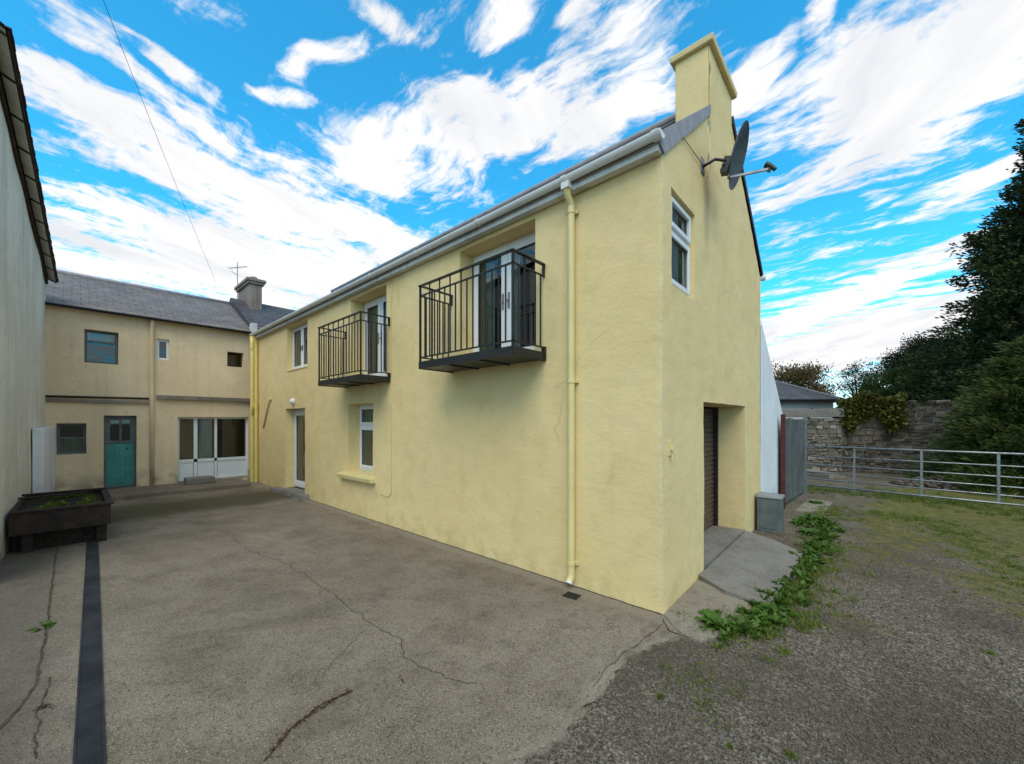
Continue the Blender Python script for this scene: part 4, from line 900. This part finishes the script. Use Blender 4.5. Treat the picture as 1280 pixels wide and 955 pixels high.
# stone boundary wall
def stone_run(name, pts, h0, h1, label, seed, sm='stone', thick=.35):
    r = random.Random(seed); root = empty(name, (pts[0][0], pts[0][1], 0), label, 'wall'); off = -Vector(root.location)
    core = MB(); st = MB(); total = 0
    for i in range(len(pts)-1):
        a, c = Vector((*pts[i], 0)), Vector((*pts[i+1], 0)); d = (c-a); Ln = d.length; d.normalize(); nrm = Vector((d.y, -d.x, 0))
        ha, hb = h0+(h1-h0)*i/(len(pts)-1), h0+(h1-h0)*(i+1)/(len(pts)-1)
        back = -nrm*thick
        core.hexa([a, c, c+back, a+back, a+Vector((0, 0, ha-.05)), c+Vector((0, 0, hb-.05)), c+back+Vector((0, 0, hb-.05)), a+back+Vector((0, 0, ha-.05))])
        z = 0
        while z < max(ha, hb)-.02:
            rh = r.uniform(.07, .19); u = -r.uniform(0, .2)
            while u < Ln:
                w = r.uniform(.10, .33); u0, u1 = max(u+.008, 0), min(u+w-.008, Ln); u += w
                hh = ha+(hb-ha)*((u0+u1)/2/Ln)
                if u1-u0 < .04 or z > hh+r.uniform(-.14, .06): continue
                zz0, zz1 = z+.006+r.uniform(-.01, .01), z+rh-.006+r.uniform(-.015, .012); o_ = r.uniform(.005, .06); ins = .015
                A = a+d*u0; B = a+d*u1; q_ = lambda P, zz, oo: P+nrm*oo+Vector((0, 0, zz))
                j = lambda: r.uniform(-.022, .022)
                bk = [q_(A, zz0, -.05), q_(B, zz0, -.05), q_(B, zz1, -.05), q_(A, zz1, -.05)]; f0 = [q_(A+d*(ins+j()), zz0+ins+j(), o_+j()), q_(B-d*(ins+j()), zz0+ins+j(), o_+j()), q_(B-d*(ins+j()), zz1-ins+j(), o_+j()), q_(A+d*(ins+j()), zz1-ins+j(), o_+j())]
                k = len(st.v); st.v += [tuple(p) for p in bk+f0]; st.f += [(k+4, k+5, k+6, k+7)] + [(k+m, k+(m+1) % 4, k+4+(m+1) % 4, k+4+m) for m in range(4)]
            z += rh
    o = core.build('wall_core', M['mortar'], root); o.location = off; o = st.build('stonework', M[sm], root); o.location = off
    return root
wA = [(-1.6, 13.4), (.66, 14.15)]
swl = stone_run('stone_wall', wA, 1.86, 1.86, 'short squared rubble stone wall with a concrete top behind the field gate', 5)
b = MB(); p, q_ = Vector((*wA[0], 1.90)), Vector((*wA[1], 1.90)); b.bar(p+Vector((0, .12, .13)), q_+Vector((0, .12, .13)), .42, .28); o = b.build('concrete_capping', M['slab'], swl, bevel=.01); o.location = -Vector(swl.location)
wB = [(.665, 14.15), (.78, 14.3), (1.9, 14.6), (3.2, 14.3), (4.6, 13.4), (6.5, 12.2), (9.0, 11.0)]
swr = stone_run('boundary_wall', wB, 2.25, 2.35, 'long dark rubble boundary wall with ivy on top running beneath the conifer', 9, 'darkstone')
# ivy
def ivy_on(name, pts, zlo, zhi, k, label, seed, thick=.35):
    r = np.random.default_rng(seed); root_p = pts[0]; seg = r.integers(0, len(pts)-1, k); t = r.uniform(0, 1, k); P = np.array(pts)
    c2 = P[seg]*(1-t[:, None])+P[seg+1]*t[:, None]; n = np.array([.3, -.95]); z = zhi-(zhi-zlo)*r.uniform(0, 1, k)**1.7
    wob = .5+.5*np.sin(c2[:, 0]*5.3)+.3*np.sin(c2[:, 0]*13); keep = z > zlo+(zhi-zlo)*.38*wob
    c = np.concatenate([c2+n*r.uniform(-.35, .16, k)[:, None], (z+.12*np.sin(c2[:, 0]*6)+r.normal(size=k)*.06)[:, None]], 1)[keep]
    m = len(c); d = r.normal(size=(m, 3)); d[:, 1] -= .8; d[:, 2] += .2
    V, F = leaf_quads(c-np.array([*root_p, 0]), d, r.normal(size=(m, 3))+np.array([0, 0, 1]), r.uniform(.07, .15, m), r.uniform(.06, .11, m))
    o = np_mesh(name, V, F, M['ivy']); o.location = (*root_p, 0); tag(o, label, 'plant')
ivy_on('ivy', [(.62, 14.22), (1.3, 14.38), (2.2, 14.45)], 1.45, 2.5, 7000, 'yellow green ivy mound spilling over the top of the stone boundary wall', 4)

# trees
conifer('conifer_tree', (*wpt(1452, 13.5, 0).xy, 0), 19.5, 6.3, 'huge dark dense conifer filling the right edge of the photo', clumps=2500, per=95, seed=3, bl=.20, power=.86, bw=.07, sprig=.50, flat=.9)
conifer('feathery_conifer', (*wpt(1318, 9.6, 0).xy, 0), 3.8, 1.95, 'lower feathery lighter green conifer at the right edge before the big one', 'conifl', clumps=380, per=130, seed=6, bl=.19, power=.6, bw=.03, sprig=.4)
broad_tree('broadleaf_tree', (*wpt(1168, 21, 0).xy, 0), 6.2, 2.0, 'tleaf', 'dull green broadleaf tree just left of the huge conifer', 'tree', 'trees behind the boundary wall', clumps=120, per=330, seed=11, leaf=.12)
broad_tree('broadleaf_tree', (*wpt(1122, 19.5, 0).xy, 0), 4.3, 1.35, 'gleaf', 'bright green bushy tree rising right behind the ivy', 'tree', 'trees behind the boundary wall', clumps=80, per=260, seed=12, leaf=.11)
broad_tree('broadleaf_tree', (*wpt(1072, 24, 0).xy, 0), 5.2, 1.15, 'tleaf', 'small sparse dark tree against the sky beside the slate roof', 'tree', 'trees behind the boundary wall', clumps=36, per=60, seed=13, leaf=.12, trunk_h=.5)
broad_tree('broadleaf_tree', (*wpt(984, 34, 0).xy, 0), 6.7, 3.0, 'aleaf', 'brown autumn tree behind the grey slate hipped roof', 'tree', 'trees behind the boundary wall', clumps=90, per=240, seed=14, leaf=.18)

# bungalow behind the stone wall
def bungalow():
    c = wpt(985, 24, 0); root = empty('bungalow', c, 'low white bungalow with a hipped grey slate roof behind the stone wall', 'house')
    ux = RT.copy(); uy = FW.copy()
    P = lambda u, v, z: ux*u+uy*v+Vector((0, 0, z))
    b = MB(); b.hexa([P(-6, 0, 0), P(2.75, 0, 0), P(2.75, 6, 0), P(-6, 6, 0), P(-6, 0, 2.98), P(2.75, 0, 2.98), P(2.75, 6, 2.98), P(-6, 6, 2.98)]); b.build('wall', M['white_wall'], root)
    b = MB(); e = 3.04; r_ = 4.95
    b.quad(P(-6.4, -.4, e), P(3.2, -.4, e), P(-.4, 3, r_), P(-4, 3, r_), [(0, 0), (9.6, 0), (6, 3.7), (2.4, 3.7)])
    b.quad(P(3.2, -.4, e), P(3.2, 6.4, e), P(-.4, 3, r_), P(-.4, 3, r_), [(0, 0), (6.8, 0), (3.4, 3.9), (3.4, 3.9)])
    b.quad(P(3.2, 6.4, e), P(-6.4, 6.4, e), P(-4, 3, r_), P(-.4, 3, r_), [(0, 0), (9.6, 0), (6, 3.7), (2.4, 3.7)])
    b.quad(P(-6.4, 6.4, e), P(-6.4, -.4, e), P(-4, 3, r_), P(-4, 3, r_), [(0, 0), (6.8, 0), (3.4, 3.9), (3.4, 3.9)])
    b.quad(P(-6.4, -.4, e), P(-6.4, 6.4, e), P(3.2, 6.4, e), P(3.2, -.4, e), [(0, 0)]*4)
    rf = b.build('roof', M['slate'], root)
    b = MB(); b.bar(P(-6.4, -.42, e-.04), P(3.22, -.42, e-.04), .1, .16); b.bar(P(3.22, -.42, e-.041), P(3.22, 6.4, e-.041), .1, .16); b.build('gutter', M['iron'], rf)
    b = MB(); b.bar(P(3.2, -.4, e+.03), P(-.4, 3, r_+.03), .16, .08); b.bar(P(-4, 3, r_+.03), P(-.4, 3, r_+.03), .16, .08); b.build('ridge_tile', M['verge'], rf)
    b = MB(); b.tube([P(-.9, 1.6, 4.0), P(-.9, 1.6, 4.85)], .06, 8); b.tube([P(-.9, 1.6, 4.85), P(-.9, 1.6, 5.0)], .13, 10); b.build('flue', M['upvc'], rf, True, angle=40)
    b = MB(); b.tube([P(1.2, -.36, 2.55), P(1.2, -.06, 2.3), P(1.2, -.06, .1)], .05, 8); b.build('downpipe', M['iron'], root)
bungalow()

# white lean-to behind the house
lt = empty('lean_to', (-2, 5, 0), 'white limewashed lean to wall sloping down behind the yellow house', 'shed'); ol = -Vector(lt.location)
b = MB(); XL = .0; ya, yb_ = DEPTH+.03, 6.75; za, zc = 3.45, 1.72
b.poly([(XL, ya, 0), (XL, yb_, 0), (XL, yb_, zc), (XL, ya, za)]); b.quad((XL, yb_, 0), (XL-5, yb_, 0), (XL-5, yb_, zc), (XL, yb_, zc)); b.poly([(XL-5, yb_, 0), (XL-5, ya, 0), (XL-5, ya, za), (XL-5, yb_, zc)])
o = b.build('wall', M['white_wall'], lt); o.location = ol
b = MB(); b.quad((XL-.03, ya, za+.01), (XL-.03, yb_+.1, zc-.055), (XL-5, yb_+.1, zc-.055), (XL-5, ya, za+.01), [(0, 0), (3, 0), (3, 5), (0, 5)]); o = b.build('roof', M['slate'], lt); o.location = ol

# grey sheet metal gate leaf with red post, against the lean-to
mg = empty('sheet_gate', (.12, 6.3, 0), 'plain grey sheet metal gate standing open with a red hanging post', 'gate'); om = -Vector(mg.location)
A, B = Vector((.10, 5.95, .05)), Vector((.22, 8.15, .12))
b = MB(); dA = (B-A).normalized(); 
for k in range(3):
    p0 = A+(B-A)*(k/3+.004); p1 = A+(B-A)*((k+1)/3-.004); b.bar(Vector((p0.x, p0.y, .92)), Vector((p1.x, p1.y, .93)), .012, 1.66)
o = b.build('sheet_panel', M['sheet'], mg); o.location = om
b = MB(); b.bar((A.x-.01, A.y-.05, 0), (A.x-.01, A.y-.05, 1.86), .07, .07, (0, 1, 0)); o = b.build('post', M['red'], mg); o.location = om
b = MB(); b.bar((B.x, B.y+.05, 0), (B.x, B.y+.05, 1.85), .07, .07, (0, 1, 0)); o = b.build('post', M['galv'], mg); o.location = om
b = MB(); b.bar((A.x-.03, A.y, .35), (B.x-.03, B.y, .38), .03, .04); b.bar((A.x-.03, A.y, 1.45), (B.x-.03, B.y, 1.48), .03, .04); o = b.build('gate_rail', M['galv'], mg); o.location = om

# utility box
ub = empty('utility_box', (.02, 3.72, 0), 'small grey utility meter box on the ground at the far gable corner', 'utility box')
b = MB(); b.box(.02, .33, .0, .30, 0, .53); b.build('box_body', M['boxgrey'], ub, bevel=.008)
b = MB(); b.hexa([(.005, -.02, .53), (.35, -.02, .53), (.35, .32, .53), (.005, .32, .53), (.015, -.01, .575), (.34, -.01, .565), (.34, .31, .565), (.015, .31, .575)]); b.build('lid', M['boxlid'], ub, bevel=.006)
b = MB(); b.box(.328, .338, .03, .045, .08, .42); b.box(.06, .29, -.006, .001, .06, .48); b.build('door', M['boxgrey'], ub, bevel=.003)

# galvanised field gate
fg = empty('field_gate', (*wpt(1068, 9.3, 0).xy, 0), 'long galvanised steel field gate closed across the grassy lane', 'gate'); of = -Vector(fg.location)
ga, gb = wpt(1003, 10.05, 0), wpt(1420, 6.6, 0); b = MB(); GL = (gb-ga).length
for z in (.13, .29, .46, .65, .86, 1.10): b.tube([ga+Vector((0, 0, z)), gb+Vector((0, 0, z))], .021 if z in (.13, 1.10) else .015, 10)
o = b.build('rails', M['galv'], fg, True); o.location = of
for (px, d) in ((1003, 10.05), (1068, 9.3), (1152, 8.5), (1248, 7.72), (1350, 7.04), (1420, 6.6)):
    t = min(max((wpt(px, d, 0)-ga).dot((gb-ga).normalized())/GL, 0), 1); p = ga.lerp(gb, t); b = MB(); b.bar(p+Vector((0, 0, .11)), p+Vector((0, 0, 1.12)), .04, .03, (0, 1, 0)); o = b.build('stile', M['galv'], fg); o.location = of
p = gb+(gb-ga).normalized()*.12; b = MB(); b.bar(p, p+Vector((0, 0, 1.35)), .11, .11, (0, 1, 0)); tag(b.build('gate_post', M['galv']), 'square galvanised hanging post at the right end of the field gate', 'post')

# rubble heaps and pale slab beyond the gate
def heap(name, c, rx, ry, h, n, label, cat, seed, size=(.04, .12), m='stone'):
    r = np.random.default_rng(seed); parts = []
    base = np.array([[1,1,1],[-1,1,1],[-1,-1,1],[1,-1,1],[1,1,-1],[-1,1,-1],[-1,-1,-1],[1,-1,-1]], float); F0 = np.array([[0,1,2,3],[7,6,5,4],[0,4,5,1],[1,5,6,2],[2,6,7,3],[3,7,4,0]])
    for i in range(n):
        a = r.uniform(0, 6.283); q_ = math.sqrt(r.uniform(0, 1)); s = r.uniform(*size)*np.array([1, r.uniform(.6, 1), r.uniform(.4, .8)]); v = base*(s/2)*(1+r.uniform(-.3, .3, (8, 3)))
        th = r.uniform(0, 6.28); Rz = np.array([[math.cos(th), -math.sin(th), 0], [math.sin(th), math.cos(th), 0], [0, 0, 1]]); v = v@Rz.T; v += np.array([rx*q_*math.cos(a), ry*q_*math.sin(a), h*(1-q_**1.6)*r.uniform(.5, 1)+s[2]*.3])
        parts.append((v, F0))
    V, F = merge(parts); o = np_mesh(name, V, F, M[m]); o.location = c; tag(o, label, cat, kind='stuff'); return o
heap('rubble', wpt(1200, 10.2, 0), 1.3, .7, .28, 900, 'low heap of broken stone and rubble beyond the field gate', 'rubble', 21, (.04, .10), 'darkstone')
b = MB(); b.box(-.7, .75, -.25, .25, 0, .14); o = b.build('concrete_plinth', M['pale'], None, bevel=.02); o.location = wpt(1022, 12.6, 0); o.rotation_euler = (0, 0, -.8); tag(o, 'pale concrete plinth lying at the foot of the short stone wall', 'plinth')
slab('gate_paving', [(.30, 5.75), (.72, 5.85), (.78, 7.3), (.36, 7.4)], [.02, .015, .015, .02], M['pale'], .04)

# broad-leaved weeds along the edge of the ramp
def weed(name, loc, n, size, label, seed, group):
    r = np.random.default_rng(seed); parts = []
    for i in range(n):
        a = r.uniform(0, 6.283); rad = r.uniform(.0, .05); el = r.uniform(.25, 1.1); L_ = size*r.uniform(.6, 1.15); W = L_*r.uniform(.30, .42)
        d = np.array([math.cos(a)*math.cos(el), math.sin(a)*math.cos(el), math.sin(el)]); s = np.array([-math.sin(a), math.cos(a), 0]); p = np.array([rad*math.cos(a), rad*math.sin(a), .005]); pts = []
        wd = [.08, .75, 1, .75, .30, .02]; N_ = 6
        for k in range(N_):
            f_ = k/(N_-1); q_ = p.copy(); dr = d.copy(); dr[2] -= 0
            c = p+d*L_*f_+np.array([0, 0, -1])*L_*.55*f_*f_; w_ = W*wd[k]/2; cup = np.array([0, 0, .25*w_]); wob = 1+.25*r.uniform(-1, 1)
            pts += [c-s*w_*wob+cup, c, c+s*w_*wob+cup]
        V = np.array(pts); F = []
        for k in range(N_-1):
            b_ = k*3; F += [[b_, b_+1, b_+4, b_+3], [b_+1, b_+2, b_+5, b_+4]]
        parts.append((V, np.array(F)))
    V, F = merge(parts); o = np_mesh(name, V, F, M['weed']); o.data.polygons.foreach_set('use_smooth', [True]*len(F)); o.location = loc; tag(o, label, 'weed', group); return o
W_ = 'leafy weeds along the gable'
spots = [((900, 785), 26, .22, 'large leafy dock weed nearest the house corner at the apron edge'), ((928, 783), 22, .19, 'second leafy weed beside the dock on the gravel'), ((958, 768), 22, .19, 'leafy weed against the near tip of the concrete ramp'), ((975, 742), 18, .16, 'leafy weed halfway along the outer edge of the ramp'),
    ((1012, 668), 26, .22, 'bushy green weed just past the far ramp corner'), ((1030, 685), 20, .20, 'green weed on the gravel beyond the ramp corner'), ((1000, 655), 20, .20, 'green weed between the utility box and the ramp'), ((1020, 630), 18, .20, 'weed beside the paving at the sheet metal gate'), ((884, 776), 12, .15, 'small weed on the apron below the ramp')]
for i, (pp, n, s, lab) in enumerate(spots): weed('weed', gpt(*pp), n, s, lab, 40+i, W_)
weed('dandelion', gpt(57, 785)+Vector((0, 0, .012)), 16, .085, 'small green weed growing from the joint left of the drain channel', 60, None)

def weed_cover(pts, n, seed):
    r = np.random.default_rng(seed); P = np.array([[p[0], p[1]] for p in pts]); parts = []
    for i in range(n):
        s_ = r.integers(0, len(P)-1); t = r.uniform(); c = P[s_]*(1-t)+P[s_+1]*t+r.normal(size=2)*.085; m = r.integers(5, 11); sz = r.uniform(.035, .10)
        a = r.uniform(0, 6.283, m); el = r.uniform(.1, 1.0, m); d = np.stack([np.cos(a)*np.cos(el), np.sin(a)*np.cos(el), np.sin(el)], 1); h = np.zeros((m, 3)); h[:, :2] = c; h[:, 2] = r.uniform(0, .04, m)
        parts.append(leaf_quads(h, d, np.tile([0, 0, 1.], (m, 1))+r.normal(size=(m, 3))*.3, sz*r.uniform(.7, 1.2, m), sz*r.uniform(.4, .6, m), .3))
    V, F = merge(parts); o = np_mesh('weed_cover', V, F, M['weed']); tag(o, 'dense low green leafy weeds along the outer edge of the concrete ramp', 'weeds', kind='stuff')
weed_cover(G((900, 792), (935, 788), (965, 772), (985, 745), (1003, 712), (1022, 688), (1035, 668), (1020, 650), (1002, 660)), 300, 55)
def grass_stuff(name, pts, k, hmin, hmax, seed, mat='grass', label=None, w=.007, spread=.15):
    r = np.random.default_rng(seed); P = np.array([[p[0], p[1]] for p in pts]); seg = r.integers(0, len(P)-1, k); t = r.uniform(0, 1, k)[:, None]; nc = max(1, k//32); cs = r.integers(0, nc, k); cs = np.minimum(cs, r.integers(0, nc, k)); sg, tt = seg[:nc], t[:nc]
    cc = P[sg]*(1-tt)+P[sg+1]*tt+r.normal(size=(nc, 2))*spread; csz = r.uniform(.25, 1, nc); c = cc[cs]+r.normal(size=(k, 2))*min(.055, spread*.6)*csz[cs][:, None]
    c = np.concatenate([c, np.zeros((k, 1))], 1); d = r.normal(size=(k, 3))*.75; d[:, 2] = 1.0
    V, F = leaf_quads(c, d, r.normal(size=(k, 3)), r.uniform(hmin, hmax, k)*(.5+.6*csz[cs]), w*r.uniform(.7, 1.5, k), .25); o = np_mesh(name, V, F, M[mat]); tag(o, label, 'grass', kind='stuff'); return o
gp = lambda *a: [gpt(*p) for p in a]
grass_stuff('verge_grass', gp((915, 795), (965, 778), (990, 745), (1010, 712), (1030, 680), (1030, 650), (1025, 630)), 12000, .02, .08, 70, label='green grass strip growing along the outer edge of the ramp', spread=.15)
grass_stuff('lane_grass', gp((1090, 640), (1150, 650), (1200, 670), (1280, 720), (1400, 800)), 9000, .015, .05, 71, label='short yellow green grass down the middle of the lane', spread=.22)
grass_stuff('lane_grass', gp((1010, 612), (1100, 618), (1180, 628), (1300, 645), (1450, 670)), 12000, .03, .13, 72, label='rougher grass growing under and behind the field gate', spread=.5)
grass_stuff('lane_grass', gp((1060, 640), (1020, 640), (1040, 665)), 2500, .015, .05, 73, label='thin grass on the gravel beside the sheet metal gate', spread=.3)
grass_stuff('bank_grass', [(4, 10.5), (5.5, 10.2), (7.5, 9.4), (9, 8.6)], 7000, .08, .35, 74, label='long dark grass at the foot of the boundary wall', spread=.6, w=.012)
grass_stuff('planter_greens', [(-8.35, -3.85), (-8.35, -3.3), (-6.95, -3.3), (-6.95, -3.85), (-7.6, -3.6)], 3200, .03, .09, 75, label='low green seedlings in the dark planter', spread=.05, w=.018).location = (0, 0, .47)
k = 60
grass_stuff('grass_tufts', gp((855, 830), (880, 845), (870, 870), (900, 860)), 500, .01, .035, 76, label='tiny moss and grass tufts on the gravel by the yard edge', spread=.12)
for i, pp in enumerate([(905, 928), (985, 945), (820, 868), (1060, 770), (1230, 815), (1190, 740)]):
    c = gpt(*pp); grass_stuff('grass_tuft', [(c.x, c.y), (c.x+.03, c.y+.02)], 60, .01, .035, 80+i, label='tiny isolated grass tuft in the open gravel', spread=.022)
# leaf litter in the crack, scattered leaves
def flakes(name, pts, k, s0, s1, spread, seed, m, label, z=.017):
    r = np.random.default_rng(seed); P = np.array([[p[0], p[1]] for p in pts]); seg = r.integers(0, len(P)-1, k); t = r.uniform(0, 1, k)[:, None]; c = P[seg]*(1-t)+P[seg+1]*t+r.normal(size=(k, 2))*spread*r.uniform(.1, 1, (k, 1)); c = np.concatenate([c, np.full((k, 1), z)+r.uniform(0, .006, (k, 1))], 1)
    d = r.normal(size=(k, 3)); d[:, 2] *= .25; V, F = leaf_quads(c, d, np.tile([0, 0, 1.], (k, 1))+r.normal(size=(k, 3))*.3, r.uniform(s0, s1, k), r.uniform(s0, s1, k)*.5, .3); o = np_mesh(name, V, F, M[m]); tag(o, label, 'debris', kind='stuff'); return o
flakes('leaf_litter', G((335, 948), (362, 916), (392, 893), (415, 880), (440, 866)), 260, .006, .024, .013, 90, 'debris', 'brown leaf litter caught in the crack at the front of the yard')
flakes('leaf_litter', G((48, 888), (60, 886)), 60, .008, .022, .02, 91, 'debris', 'small rust brown leaf scrap left of the drain channel')
flakes('leaf_litter', G((500, 848), (506, 860)), 25, .006, .016, .01, 92, 'debris', 'small brown leaf scrap in the middle of the yard')
# loose chippings on the gravel
def chippings(k, seed):
    r = np.random.default_rng(seed); px = r.uniform(640, 1400, k*3); d = np.exp(r.uniform(math.log(1.6), math.log(7), k*3)); P = np.array(CAM)[None, :2]+d[:, None]*(np.array(FW)[None, :2]+((px-CX)/FX)[:, None]*np.array(RT)[None, :2])
    ea = np.array([(p.x, p.y) for p in edge]); inside = np.ones(len(P), bool)
    yx = np.interp(P[:, 1], ea[::-1, 1], ea[::-1, 0]); inside &= (P[:, 0] > yx+.01) | (P[:, 1] > .0); inside &= (P[:, 0] > .75+.0*P[:, 1]) | (P[:, 1] < -.02); P = P[inside][:k]; k = len(P)
    s = r.uniform(.003, .010, k)*(1+.6*(r.uniform(size=k) > .93)); O_ = np.array([[1,0,0],[0,1,0],[-1,0,0],[0,-1,0],[0,0,1],[0,0,-.5]], float); V = O_[None]*(1+r.uniform(-.4, .4, (k, 6, 3)))*s[:, None, None]; V[:, :, 2] *= .7
    th = r.uniform(0, 6.28, k); c_, s_ = np.cos(th)[:, None], np.sin(th)[:, None]; X_ = V[:, :, 0]*c_-V[:, :, 1]*s_; Y_ = V[:, :, 0]*s_+V[:, :, 1]*c_; V[:, :, 0], V[:, :, 1] = X_, Y_; V[:, :, :2] += P[:, None, :]; V[:, :, 2] += .002
    F = np.array([[0,1,4],[1,2,4],[2,3,4],[3,0,4],[1,0,5],[2,1,5],[3,2,5],[0,3,5]]); F = (F[None]+(np.arange(k)*6)[:, None, None]).reshape(-1, 3)
    o = np_mesh('loose_chippings', V.reshape(-1, 3), F, M['pebble']); tag(o, 'loose grey stone chippings scattered over the lane', 'gravel', kind='stuff')
chippings(22000, 95)
